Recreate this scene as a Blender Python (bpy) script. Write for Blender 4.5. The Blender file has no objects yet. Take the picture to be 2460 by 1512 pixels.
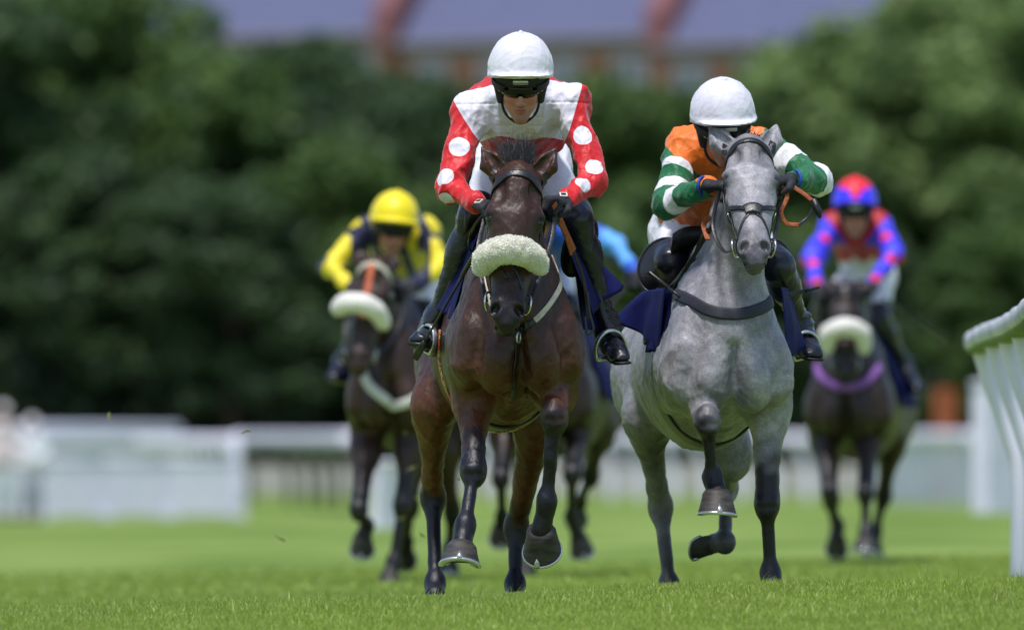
import bpy, math, random
import numpy as np
from mathutils import Vector, Matrix
random.seed(7); rng = np.random.default_rng(11)
R = math.radians
# ------------------------------------------------------------------ camera, sky, sun, exposure
SC = bpy.context.scene
COL = SC.collection
UC, VH, F, CZ = 1229.5, 1251.0, 27322.0, 0.315     # long lens: 400 mm on a 36 mm frame, held low
cam_d = bpy.data.cameras.new("camera"); cam = bpy.data.objects.new("camera", cam_d); COL.objects.link(cam)
cam.location = (0, 0, CZ); cam.rotation_euler = (R(90), 0, 0)
cam_d.lens = 400; cam_d.sensor_width = 36; cam_d.shift_y = (VH - 756) / 2459.0
cam_d.clip_start = 1; cam_d.clip_end = 3000
cam_d.dof.use_dof = True; cam_d.dof.focus_distance = 44.5; cam_d.dof.aperture_fstop = 3.1
SC.camera = cam
W = bpy.data.worlds.new("World"); SC.world = W; W.use_nodes = True
wn = W.node_tree.nodes; bg = wn["Background"]
sky = wn.new("ShaderNodeTexSky"); sky.sky_type = 'NISHITA'; sky.sun_disc = False
SUN_EL, SUN_AZ = R(71), R(200)      # azimuth clockwise from +Y: the sun stands behind the camera, a little to its left
sky.sun_elevation = SUN_EL; sky.sun_rotation = SUN_AZ
W.node_tree.links.new(sky.outputs[0], bg.inputs[0]); bg.inputs[1].default_value = 0.12
sd = bpy.data.lights.new("sun", 'SUN'); sd.energy = 3.0; sd.angle = R(9); sd.color = (1, .96, .93)
sun = bpy.data.objects.new("sun", sd); COL.objects.link(sun)
sdir = Vector((math.sin(SUN_AZ) * math.cos(SUN_EL), math.cos(SUN_AZ) * math.cos(SUN_EL), math.sin(SUN_EL)))
sun.rotation_euler = sdir.to_track_quat('Z', 'Y').to_euler()
SC.view_settings.view_transform = 'Standard'; SC.view_settings.look = 'None'
SC.view_settings.exposure = 0.38; SC.view_settings.gamma = 1
SC.render.engine = 'CYCLES'; SC.cycles.use_denoising = True
SC.cycles.max_bounces = 6; SC.cycles.transparent_max_bounces = 6
SC.cycles.use_adaptive_sampling = False
# ------------------------------------------------------------------ helpers
def P(u, v, Y):
    return np.array([(u - UC) * Y / F, Y, CZ + (VH - v) * Y / F])
def tag(o, label=None, cat=None, group=None, kind=None):
    if label: o["label"] = label
    if cat: o["category"] = cat
    if group: o["group"] = group
    if kind: o["kind"] = kind
    return o
def empty(name, loc, label=None, cat=None, group=None):
    o = bpy.data.objects.new(name, None); o.location = Vector(loc); o.empty_display_size = .2
    COL.objects.link(o); return tag(o, label, cat, group)
def wpos(o):
    p = Vector((0, 0, 0))
    while o is not None:
        p = p + o.location; o = o.parent
    return np.array(p)
def mesh_obj(name, V, Fc, mat, parent=None, smooth=True, attrs=None, label=None):
    """V: n x 3 world positions; Fc: list of faces or an m x 4 array."""
    V = np.asarray(V, dtype=np.float64)
    off = wpos(parent) if parent is not None else np.zeros(3)
    me = bpy.data.meshes.new(name)
    if isinstance(Fc, np.ndarray):
        k = Fc.shape[1]; n = len(Fc)
        me.vertices.add(len(V)); me.vertices.foreach_set("co", (V - off).astype(np.float32).ravel())
        me.loops.add(n * k); me.loops.foreach_set("vertex_index", Fc.astype(np.int32).ravel())
        me.polygons.add(n); me.polygons.foreach_set("loop_start", np.arange(0, n * k, k, dtype=np.int32))
        me.update(calc_edges=True)
    else:
        me.from_pydata([tuple(p) for p in (V - off)], [], Fc); me.update()
    if smooth: me.polygons.foreach_set("use_smooth", np.ones(len(me.polygons), dtype=bool))
    if attrs:
        for an, (ty, data) in attrs.items():
            a = me.attributes.new(an, ty, 'POINT')
            if ty == 'FLOAT': a.data.foreach_set("value", np.asarray(data, np.float32))
            else:
                c = np.ones((len(V), 4), np.float32); c[:, :3] = data
                a.data.foreach_set("color", c.ravel())
    if mat is not None:
        for m in (mat if isinstance(mat, list) else [mat]): me.materials.append(m)
    o = bpy.data.objects.new(name, me); COL.objects.link(o)
    if parent is not None: o.parent = parent
    if label: o["label"] = label
    return o
def join(parts):
    Vs, Fs, n = [], [], 0
    for V, Fc in parts:
        Vs.append(np.asarray(V)); Fs += [tuple(int(i) + n for i in f) for f in Fc]; n += len(V)
    return np.concatenate(Vs), Fs
def box(c, s, rot=None):
    c = np.asarray(c, float); s = np.asarray(s, float) / 2
    V = np.array([[x, y, z] for x in (-1, 1) for y in (-1, 1) for z in (-1, 1)], float) * s
    if rot is not None: V = V @ np.asarray(rot).T
    return V + c, [(0, 1, 3, 2), (4, 6, 7, 5), (0, 4, 5, 1), (2, 3, 7, 6), (0, 2, 6, 4), (1, 5, 7, 3)]
def unit(v):
    v = np.asarray(v, float); return v / (np.linalg.norm(v) + 1e-12)
def tubeg(pts, r, n=8, closed=False, flat=None, up=None):
    """tube or elliptic strap along pts; r scalar or per-point; flat=(rw, rt) with up = normals per point."""
    pts = np.asarray(pts, float); m = len(pts); r = np.broadcast_to(np.asarray(r, float), (m,))
    V = []
    t = np.gradient(pts, axis=0) if not closed else np.roll(pts, -1, 0) - np.roll(pts, 1, 0)
    t /= np.linalg.norm(t, axis=1)[:, None] + 1e-12
    nrm = np.array([0, 0, 1.]) if abs(t[0][2]) < .9 else np.array([1., 0, 0])
    for i in range(m):
        if up is not None: nrm = up[i]
        nrm = nrm - t[i] * np.dot(nrm, t[i]); nrm = unit(nrm); b = np.cross(t[i], nrm)
        for k in range(n):
            a = 2 * math.pi * (k + .5) / n
            if flat is None: V.append(pts[i] + r[i] * (math.cos(a) * nrm + math.sin(a) * b))
            else:
                ca, sa = math.cos(a), math.sin(a)
                q = lambda x: math.copysign(abs(x) ** .5, x)
                V.append(pts[i] + flat[1] * r[i] * q(ca) * nrm + flat[0] * r[i] * q(sa) * b)
    Fc = []
    mm = m if closed else m - 1
    for i in range(mm):
        for k in range(n):
            a, b2 = i * n + k, i * n + (k + 1) % n
            c, d = ((i + 1) % m) * n + (k + 1) % n, ((i + 1) % m) * n + k
            Fc.append((a, b2, c, d))
    if not closed:
        Fc.append(tuple(range(n))[::-1]); Fc.append(tuple((m - 1) * n + k for k in range(n)))
    return np.array(V), Fc
def spline(pts, n=24):
    """Catmull-Rom through pts"""
    pts = [np.asarray(p, float) for p in pts]
    if len(pts) == 2: return np.array([pts[0] + (pts[1] - pts[0]) * t for t in np.linspace(0, 1, n)])
    q = [2 * pts[0] - pts[1]] + pts + [2 * pts[-1] - pts[-2]]
    out = []; seg = len(pts) - 1; per = max(2, n // seg)
    for i in range(seg):
        p0, p1, p2, p3 = q[i:i + 4]
        for t in np.linspace(0, 1, per, endpoint=(i == seg - 1)):
            out.append(.5 * ((2 * p1) + (-p0 + p2) * t + (2 * p0 - 5 * p1 + 4 * p2 - p3) * t * t + (-p0 + 3 * p1 - 3 * p2 + p3) * t ** 3))
    return np.array(out)
def copy_tree(o, parent=None):
    c = o.copy(); COL.objects.link(c); c.parent = parent
    for ch in list(o.children): copy_tree(ch, c)
    return c
# ------------------------------------------------------------------ materials
def N(nt, ty, **kw):
    n = nt.nodes.new(ty)
    for k, v in kw.items(): setattr(n, k, v)
    return n
_mc = {}
def mat(name, col, rough=.6, var=.12, scale=8, bump=0, bscale=60, metal=0, spec=.5, coat=0, sheen=0, trans=0, attr=None, col2=None, detail=4, stretch=None, thr=None):
    """procedural principled: colour broken up by noise, optional bump, optional colour attribute"""
    if name in _mc: return _mc[name]
    m = bpy.data.materials.new(name); m.use_nodes = True; nt = m.node_tree; L = nt.links.new
    b = nt.nodes["Principled BSDF"]
    tc = N(nt, "ShaderNodeTexCoord"); mp = N(nt, "ShaderNodeMapping"); L(tc.outputs["Object"], mp.inputs[0])
    if stretch: mp.inputs["Scale"].default_value = stretch
    no = N(nt, "ShaderNodeTexNoise"); no.inputs["Scale"].default_value = scale; no.inputs["Detail"].default_value = detail
    L(mp.outputs[0], no.inputs[0])
    mx = N(nt, "ShaderNodeMix", data_type='RGBA', blend_type='MIX')
    c1 = tuple(x * (1 - var) for x in col) + (1,)
    c2 = tuple(min(1, x * (1 + var)) for x in col) + (1,) if col2 is None else tuple(col2) + (1,)
    mx.inputs[6].default_value = c1; mx.inputs[7].default_value = c2
    rr = N(nt, "ShaderNodeMapRange"); rr.inputs[1].default_value = .32 if thr is None else thr[0]; rr.inputs[2].default_value = .68 if thr is None else thr[1]
    L(no.outputs[0], rr.inputs[0]); L(rr.outputs[0], mx.inputs[0])
    out = mx.outputs[2]
    if attr:
        at = N(nt, "ShaderNodeAttribute"); at.attribute_name = attr
        mu = N(nt, "ShaderNodeMix", data_type='RGBA', blend_type='MULTIPLY'); mu.inputs[0].default_value = 1
        L(out, mu.inputs[6]); L(at.outputs[0], mu.inputs[7]); out = mu.outputs[2]
    L(out, b.inputs["Base Color"])
    b.inputs["Roughness"].default_value = rough; b.inputs["Metallic"].default_value = metal
    b.inputs["Specular IOR Level"].default_value = spec
    b.inputs["Coat Weight"].default_value = coat; b.inputs["Coat Roughness"].default_value = .15
    b.inputs["Sheen Weight"].default_value = sheen
    if trans:
        tl = N(nt, "ShaderNodeBsdfTranslucent"); ms = N(nt, "ShaderNodeMixShader"); ms.inputs[0].default_value = trans
        L(out, tl.inputs[0]); L(b.outputs[0], ms.inputs[1]); L(tl.outputs[0], ms.inputs[2]); L(ms.outputs[0], nt.nodes["Material Output"].inputs[0])
    if bump:
        n2 = N(nt, "ShaderNodeTexNoise"); n2.inputs["Scale"].default_value = bscale; n2.inputs["Detail"].default_value = 3
        L(mp.outputs[0], n2.inputs[0])
        bp = N(nt, "ShaderNodeBump"); bp.inputs["Strength"].default_value = bump; bp.inputs["Distance"].default_value = .004
        L(n2.outputs[0], bp.inputs["Height"]); L(bp.outputs[0], b.inputs["Normal"])
    _mc[name] = m; return m
def pattern_mat(name, cols, attrs, rough=.45, sheen=.3, wr=.5, w=.0012):
    """cloth whose colour zones are signed-distance attributes: base cols[0]; where attrs[i] < 0 it is cols[i+1]"""
    if name in _mc: return _mc[name]
    m = bpy.data.materials.new(name); m.use_nodes = True; nt = m.node_tree; L = nt.links.new
    b = nt.nodes["Principled BSDF"]
    rgb = N(nt, "ShaderNodeRGB"); rgb.outputs[0].default_value = tuple(cols[0]) + (1,); out = rgb.outputs[0]
    for c, a in zip(cols[1:], attrs):
        at = N(nt, "ShaderNodeAttribute"); at.attribute_name = a
        mr = N(nt, "ShaderNodeMapRange"); mr.inputs[1].default_value = -w; mr.inputs[2].default_value = w
        mr.inputs[3].default_value = 1; mr.inputs[4].default_value = 0
        L(at.outputs["Fac"], mr.inputs[0])
        mx = N(nt, "ShaderNodeMix", data_type='RGBA'); L(mr.outputs[0], mx.inputs[0]); L(out, mx.inputs[6])
        mx.inputs[7].default_value = tuple(c) + (1,); out = mx.outputs[2]
    tc = N(nt, "ShaderNodeTexCoord")
    nz = N(nt, "ShaderNodeTexNoise"); nz.inputs["Scale"].default_value = 14; nz.inputs["Detail"].default_value = 5; nz.inputs["Distortion"].default_value = 1.2
    L(tc.outputs["Object"], nz.inputs[0])
    L(out, b.inputs["Base Color"]); b.inputs["Roughness"].default_value = rough; b.inputs["Sheen Weight"].default_value = sheen
    b.inputs["Specular IOR Level"].default_value = .4
    bp = N(nt, "ShaderNodeBump"); bp.inputs["Strength"].default_value = wr; bp.inputs["Distance"].default_value = .02
    L(nz.outputs[0], bp.inputs["Height"]); L(bp.outputs[0], b.inputs["Normal"])
    _mc[name] = m; return m
# ------------------------------------------------------------------ implicit solids
EYE3 = np.eye(3)
def frame(f, n):
    """columns: side, normal, forward"""
    f = unit(f); n = np.asarray(n, float); n = unit(n - f * np.dot(n, f)); s = np.cross(n, f)
    return np.stack([s, n, f], 1)
class Solid:
    def __init__(s, lo, hi, h):
        s.lo = np.asarray(lo, float); s.h = h
        s.n = np.ceil((np.asarray(hi, float) - s.lo) / h).astype(int) + 1
        s.D = np.full(s.n, .1, np.float32)
        s.ax = [(s.lo[i] + h * np.arange(s.n[i])).astype(np.float32) for i in range(3)]
        s.pad = .07
    def _box(s, lo, hi, k):
        sl, g = [], []
        for i in range(3):
            a = int(max(0, math.floor((lo[i] - s.pad - k - s.lo[i]) / s.h))); b = int(min(s.n[i], math.ceil((hi[i] + s.pad + k - s.lo[i]) / s.h) + 1))
            if b <= a: return None, None
            sl.append(slice(a, b)); sh = [1, 1, 1]; sh[i] = -1; g.append(s.ax[i][a:b].reshape(sh))
        return tuple(sl), g
    def _put(s, sl, d, k, op):
        A = s.D[sl]; k = max(k, 1e-4)
        if op == 'add': h = np.maximum(k - np.abs(A - d), 0) / k; s.D[sl] = np.minimum(A, d) - h * h * k * .25
        else: d = -d; h = np.maximum(k - np.abs(A - d), 0) / k; s.D[sl] = np.maximum(A, d) + h * h * k * .25
    def cap(s, a, b, ra, rb, k=.02, op='add'):
        a = np.asarray(a, float); b = np.asarray(b, float); rm = max(ra, rb)
        sl, g = s._box(np.minimum(a, b) - rm, np.maximum(a, b) + rm, k)
        if sl is None: return s
        ab = b - a; l2 = max(float(ab @ ab), 1e-9); X, Y, Z = g[0] - a[0], g[1] - a[1], g[2] - a[2]
        t = np.clip((X * ab[0] + Y * ab[1] + Z * ab[2]) / l2, 0, 1)
        d = np.sqrt((X - t * ab[0]) ** 2 + (Y - t * ab[1]) ** 2 + (Z - t * ab[2]) ** 2) - (ra + (rb - ra) * t)
        s._put(sl, d.astype(np.float32), k, op); return s
    def ell(s, c, r, k=.03, B=EYE3, op='add'):
        c = np.asarray(c, float); r = np.asarray(r, float); ext = np.abs(B) @ r
        sl, g = s._box(c - ext, c + ext, k)
        if sl is None: return s
        X, Y, Z = g[0] - c[0], g[1] - c[1], g[2] - c[2]
        q = [X * B[0, i] + Y * B[1, i] + Z * B[2, i] for i in range(3)]
        k0 = np.sqrt(sum((q[i] / r[i]) ** 2 for i in range(3))); k1 = np.sqrt(sum((q[i] / r[i] ** 2) ** 2 for i in range(3))) + 1e-6
        s._put(sl, (k0 * (k0 - 1) / k1).astype(np.float32), k, op); return s
    def tube(s, a, b, ra, rb, side, k=.03, op='add'):
        """elliptic cone: ra=(r along side, r across)"""
        a = np.asarray(a, float); b = np.asarray(b, float); rm = max(*ra, *rb)
        sl, g = s._box(np.minimum(a, b) - rm, np.maximum(a, b) + rm, k)
        if sl is None: return s
        ab = b - a; L = np.linalg.norm(ab); w = ab / L; e1 = unit(np.asarray(side, float) - w * np.dot(side, w)); e2 = np.cross(w, e1)
        X, Y, Z = g[0] - a[0], g[1] - a[1], g[2] - a[2]
        tt = X * w[0] + Y * w[1] + Z * w[2]; t = np.clip(tt / L, 0, 1); res = tt - t * L
        u1 = X * e1[0] + Y * e1[1] + Z * e1[2]; u2 = X * e2[0] + Y * e2[1] + Z * e2[2]
        r1 = ra[0] + (rb[0] - ra[0]) * t; r2 = ra[1] + (rb[1] - ra[1]) * t; m = np.minimum(r1, r2)
        k0 = np.sqrt((u1 / r1) ** 2 + (u2 / r2) ** 2 + (res / m) ** 2)
        k1 = np.sqrt((u1 / r1 ** 2) ** 2 + (u2 / r2 ** 2) ** 2 + (res / m ** 2) ** 2) + 1e-6
        s._put(sl, (k0 * (k0 - 1) / k1).astype(np.float32), k, op); return s
    def plane(s, p, n, k=.004):
        """keep the half space where (x-p).n < 0"""
        n = unit(n); d = ((s.ax[0].reshape(-1, 1, 1) - p[0]) * n[0] + (s.ax[1].reshape(1, -1, 1) - p[1]) * n[1] + (s.ax[2].reshape(1, 1, -1) - p[2]) * n[2])
        s.D = np.maximum(s.D, d.astype(np.float32)); return s
    def sample(s, p):
        q = (np.atleast_2d(p) - s.lo) / s.h; q = np.clip(q, 0, np.array(s.n) - 1.001); i = q.astype(int); f = q - i; D = s.D; o = 0
        for dx in (0, 1):
            for dy in (0, 1):
                for dz in (0, 1):
                    o = o + D[i[:, 0] + dx, i[:, 1] + dy, i[:, 2] + dz] * (f[:, 0] if dx else 1 - f[:, 0]) * (f[:, 1] if dy else 1 - f[:, 1]) * (f[:, 2] if dz else 1 - f[:, 2])
        return o
    def grad(s, p):
        p = np.atleast_2d(p); e = s.h; g = np.stack([s.sample(p + e * EYE3[i]) - s.sample(p - e * EYE3[i]) for i in range(3)], 1) / (2 * e)
        return g
    def project(s, p, off=0.004, it=8):
        p = np.array(np.atleast_2d(p), float)
        for _ in range(it):
            d = s.sample(p); g = s.grad(p); g2 = (g ** 2).sum(1) + .15
            p -= ((d - off) / g2)[:, None] * g * .9
        g = s.grad(p); return p, g / (np.linalg.norm(g, axis=1)[:, None] + 1e-9)
    def hit(s, u, v, ymin=-1e9):
        """first surface point seen along one line of sight"""
        Ys = np.arange(s.ax[1][0], s.ax[1][-1], s.h * .7); pts = np.stack([(u - UC) * Ys / F, Ys, CZ + (VH - v) * Ys / F], 1)
        d = s.sample(pts); d[Ys < ymin] = 1; j = np.argmax(d < .003)
        return pts[j] if d[j] < .003 else pts[int(np.argmin(d))]
    def mesh(s):
        D = s.D; S = D < 0
        S[0] = S[-1] = False; S[:, 0] = S[:, -1] = False; S[:, :, 0] = S[:, :, -1] = False
        D = np.where(S, D, np.maximum(D, 1e-6)); n = D.shape
        cnt = np.zeros((n[0] - 1, n[1] - 1, n[2] - 1), np.int8)
        for dx in (0, 1):
            for dy in (0, 1):
                for dz in (0, 1): cnt += S[dx:n[0] - 1 + dx, dy:n[1] - 1 + dy, dz:n[2] - 1 + dz]
        act = (cnt > 0) & (cnt < 8); I = np.argwhere(act); idx = np.full(act.shape, -1, np.int32); idx[act] = np.arange(len(I))
        acc = np.zeros((len(I), 3)); c = np.zeros(len(I))
        for ax in range(3):
            o1, o2 = [a for a in range(3) if a != ax]
            for a in (0, 1):
                for b in (0, 1):
                    q = I.copy(); q[:, o1] += a; q[:, o2] += b; q2 = q.copy(); q2[:, ax] += 1
                    d0 = D[q[:, 0], q[:, 1], q[:, 2]]; d1 = D[q2[:, 0], q2[:, 1], q2[:, 2]]; m = (d0 < 0) != (d1 < 0)
                    t = np.where(m, d0 / np.where(m, d0 - d1, 1), 0); pt = q.astype(float); pt[:, ax] += t
                    acc[m] += pt[m]; c[m] += 1
        V = acc / c[:, None] * s.h + s.lo
        Fs = []
        for ax in range(3):
            a1, a2 = (ax + 1) % 3, (ax + 2) % 3
            s0 = [slice(1, -1)] * 3; s0[ax] = slice(0, -1); s1 = list(s0); s1[ax] = slice(1, None)
            A, B = S[tuple(s0)], S[tuple(s1)]; E = np.argwhere(A != B)
            off = np.array([1, 1, 1]); off[ax] = 0; E = E + off; ins = S[E[:, 0], E[:, 1], E[:, 2]]
            def cell(d1, d2):
                q = E.copy(); q[:, a1] += d1; q[:, a2] += d2; return idx[q[:, 0], q[:, 1], q[:, 2]]
            f = np.stack([cell(-1, -1), cell(0, -1), cell(0, 0), cell(-1, 0)], 1); f[~ins] = f[~ins][:, ::-1]
            Fs.append(f)
        return V, np.concatenate(Fs)
def folds(V, seed, amp, scale=9.):
    """soft cloth folds as a height per point"""
    g = np.random.default_rng(seed); o = np.zeros(len(V))
    for i in range(7):
        k = g.normal(size=3); k = unit(k) * scale * (1 + i * .55); k2 = unit(g.normal(size=3)) * scale * .6
        w = np.sin(V @ k + g.uniform(0, 6.28) + 1.6 * np.sin(V @ k2 + g.uniform(0, 6.28)))
        o += (1 - np.abs(w)) ** 2 * amp / (1 + i * .45)
    return o - amp * .9
def vnormals(V, Fc):
    a = V[Fc[:, 2]] - V[Fc[:, 0]]; b = V[Fc[:, 3]] - V[Fc[:, 1]]; fn = np.cross(a, b); n = np.zeros_like(V)
    for i in range(4): np.add.at(n, Fc[:, i], fn)
    return n / (np.linalg.norm(n, axis=1)[:, None] + 1e-12)
def on_surface(sd, uv, width, thick=.004, off=None, n=36, name='strap', m=None, parent=None, pts=None, hug=True, ymin=-1e9):
    """a flat strap laid on a solid; uv = list of (u,v) seen points or pts = world guesses"""
    if pts is None: pts = [sd.hit(u, v, ymin) for u, v in uv]
    p = spline(pts, n)
    q, g = sd.project(p, thick * .5 if off is None else off)
    if not hug: q = p
    for _ in range(2): q[1:-1] = .25 * q[:-2] + .5 * q[1:-1] + .25 * q[2:]
    return mesh_obj(name, *tubeg(q, 1, 8, flat=(width / 2, thick / 2), up=g), m, parent)
# ------------------------------------------------------------------ horses
def coat_material(name, kind):
    if name in _mc: return _mc[name]
    m = bpy.data.materials.new(name); m.use_nodes = True; nt = m.node_tree; L = nt.links.new; b = nt.nodes["Principled BSDF"]
    at = N(nt, "ShaderNodeAttribute"); at.attribute_name = "coat"
    tc = N(nt, "ShaderNodeTexCoord"); out = at.outputs[0]
    def mul(sock, lo, hi, scale, detail, a=.35, c=.65, dist=0, fac=1):
        n = N(nt, "ShaderNodeTexNoise"); n.inputs["Scale"].default_value = scale; n.inputs["Detail"].default_value = detail; n.inputs["Distortion"].default_value = dist
        L(tc.outputs["Object"], n.inputs[0]); r = N(nt, "ShaderNodeMapRange"); r.inputs[1].default_value = a; r.inputs[2].default_value = c
        r.inputs[3].default_value = lo; r.inputs[4].default_value = hi; L(n.outputs[0], r.inputs[0])
        x = N(nt, "ShaderNodeMix", data_type='RGBA', blend_type='MULTIPLY'); x.inputs[0].default_value = fac
        L(sock, x.inputs[6]); L(r.outputs[0], x.inputs[7]); return x.outputs[2]
    if kind == 'grey':
        out = mul(out, .66, 1.15, 5, 6, .36, .6, .8); out = mul(out, .82, 1.08, 26, 6, .38, .62, .6); out = mul(out, .72, 1.12, 210, 3)
        b.inputs["Roughness"].default_value = .425
    else:
        out = mul(out, .7, 1.2, 5, 4); out = mul(out, .8, 1.15, 40, 3); out = mul(out, .85, 1.12, 260, 2)
        b.inputs["Roughness"].default_value = .42
    L(out, b.inputs["Base Color"])
    b.inputs["Specular IOR Level"].default_value = .42; b.inputs["Sheen Weight"].default_value = .0; b.inputs["Sheen Roughness"].default_value = .4
    n2 = N(nt, "ShaderNodeTexNoise"); n2.inputs["Scale"].default_value = 60; n2.inputs["Detail"].default_value = 7; n2.inputs["Roughness"].default_value = .62
    mp = N(nt, "ShaderNodeMapping"); mp.inputs["Scale"].default_value = (1.3, 1.3, .45); L(tc.outputs["Object"], mp.inputs[0]); L(mp.outputs[0], n2.inputs[0])
    bp = N(nt, "ShaderNodeBump"); bp.inputs["Strength"].default_value = .5; bp.inputs["Distance"].default_value = .006
    L(n2.outputs[0], bp.inputs["Height"]); L(bp.outputs[0], b.inputs["Normal"])
    _mc[name] = m; return m

M_hoof = mat("hoof_horn", (.028, .024, .023), .6, .5, 14, .45, 30, stretch=(1, 1, 4), col2=(.060, .054, .046))
M_sole = mat("hoof_sole", (.03, .03, .028), .8)
M_steel = mat("worn_steel", (.62, .63, .66), .32, .15, 40, metal=.85)
M_leather = mat("black_leather", (.012, .012, .014), .38, .3, 60, .35, 150, spec=.6)
M_brown = mat("brown_rubber", (.36, .09, .025), .6, .3, 80, .6, 300)
M_eye = mat("horse_eye", (.005, .003, .003), .18, .2, spec=.6)
M_fleece = mat("white_sheepskin", (.84, .80, .74), .95, .06, 60, 1.0, 220, sheen=.5)
M_cream = mat("cream_leather", (.58, .52, .42), .55, .2, 40, .4, 200)
M_navy = mat("navy_cloth", (.006, .009, .085), .7, .25, 30, .5, 260, spec=.2)
M_hairblack = mat("black_hair", (.012, .011, .016), .5, .4, 40)
M_buckle = mat("buckle_steel", (.7, .7, .72), .22, .1, metal=1)

def hoof(parent, c, down, toe, k=1.0, shoe=True, tread=True):
    """c: centre of the coronet; down: towards the sole; toe: forward"""
    d = unit(down); t = np.asarray(toe, float); t = unit(t - d * np.dot(t, d)); s = np.cross(d, t)
    n = 28; rings = []
    prof = [(-.012, .0, .040, .043), (.0, .0, .049, .052), (.006, .002, .052, .055), (.02, .007, .054, .057), (.05, .02, .061, .063), (.072, .030, .067, .068), (.078, .033, .068, .069)]
    for z, fw, rs, rt in prof:
        for i in range(n):
            a = 2 * math.pi * i / n; ca, sa = math.cos(a), math.sin(a)
            rr = rt * ca if ca > 0 else rt * .78 * ca
            zz = z * (1 if ca > 0 else 1 + .38 * ca)
            rings.append(c + k * (s * rs * sa * (1 if ca > -.5 else .93) + t * (fw + rr) + d * zz))
    m = len(prof); sole = []
    for i in range(n):
        a = 2 * math.pi * i / n; ca, sa = math.cos(a), math.sin(a); sole.append(c + k * (s * .052 * sa + t * (.033 + .053 * (ca if ca > 0 else .75 * ca)) + d * (.078 * (1 if ca > 0 else 1 + .38 * ca) - .010)))
    V = np.array(rings + sole + [c + k * (t * .03 + d * .058)]); Fc = []
    for j in range(m):
        for i in range(n):
            Fc.append((j * n + i, (j + 1) * n + i, (j + 1) * n + (i + 1) % n, j * n + (i + 1) % n))
    for i in range(n): Fc.append((m * n + i, (m + 1) * n, m * n + (i + 1) % n))
    Fc.append(tuple(range(n)))
    h = mesh_obj("hoof", V, Fc, M_hoof, parent)
    if shoe:
        pts = []
        for a in np.linspace(-2.45, 2.45, 30):
            ca, sa = math.cos(a), math.sin(a)
            pts.append(c + k * (s * .061 * sa + t * (.033 + .062 * (ca if ca > 0 else .8 * ca)) + d * (.078 * (1 if ca > 0 else 1 + .38 * ca) + .003)))
        V1, F1 = tubeg(pts, k, 6, flat=(.0105, .006), up=[d] * 30)
        toec = c + k * (t * .098 + d * .066)
        V2, F2 = tubeg([toec + k * d * .016, toec - t * .004 * k, toec - d * .018 * k - t * .008 * k], [.012 * k, .010 * k, .002], 8)
        mesh_obj("horseshoe", *join([(V1, F1), (V2, F2)]), M_steel, h)
    return h

def lerp(a, b, t): return np.asarray(a) * (1 - t) + np.asarray(b) * t

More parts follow.
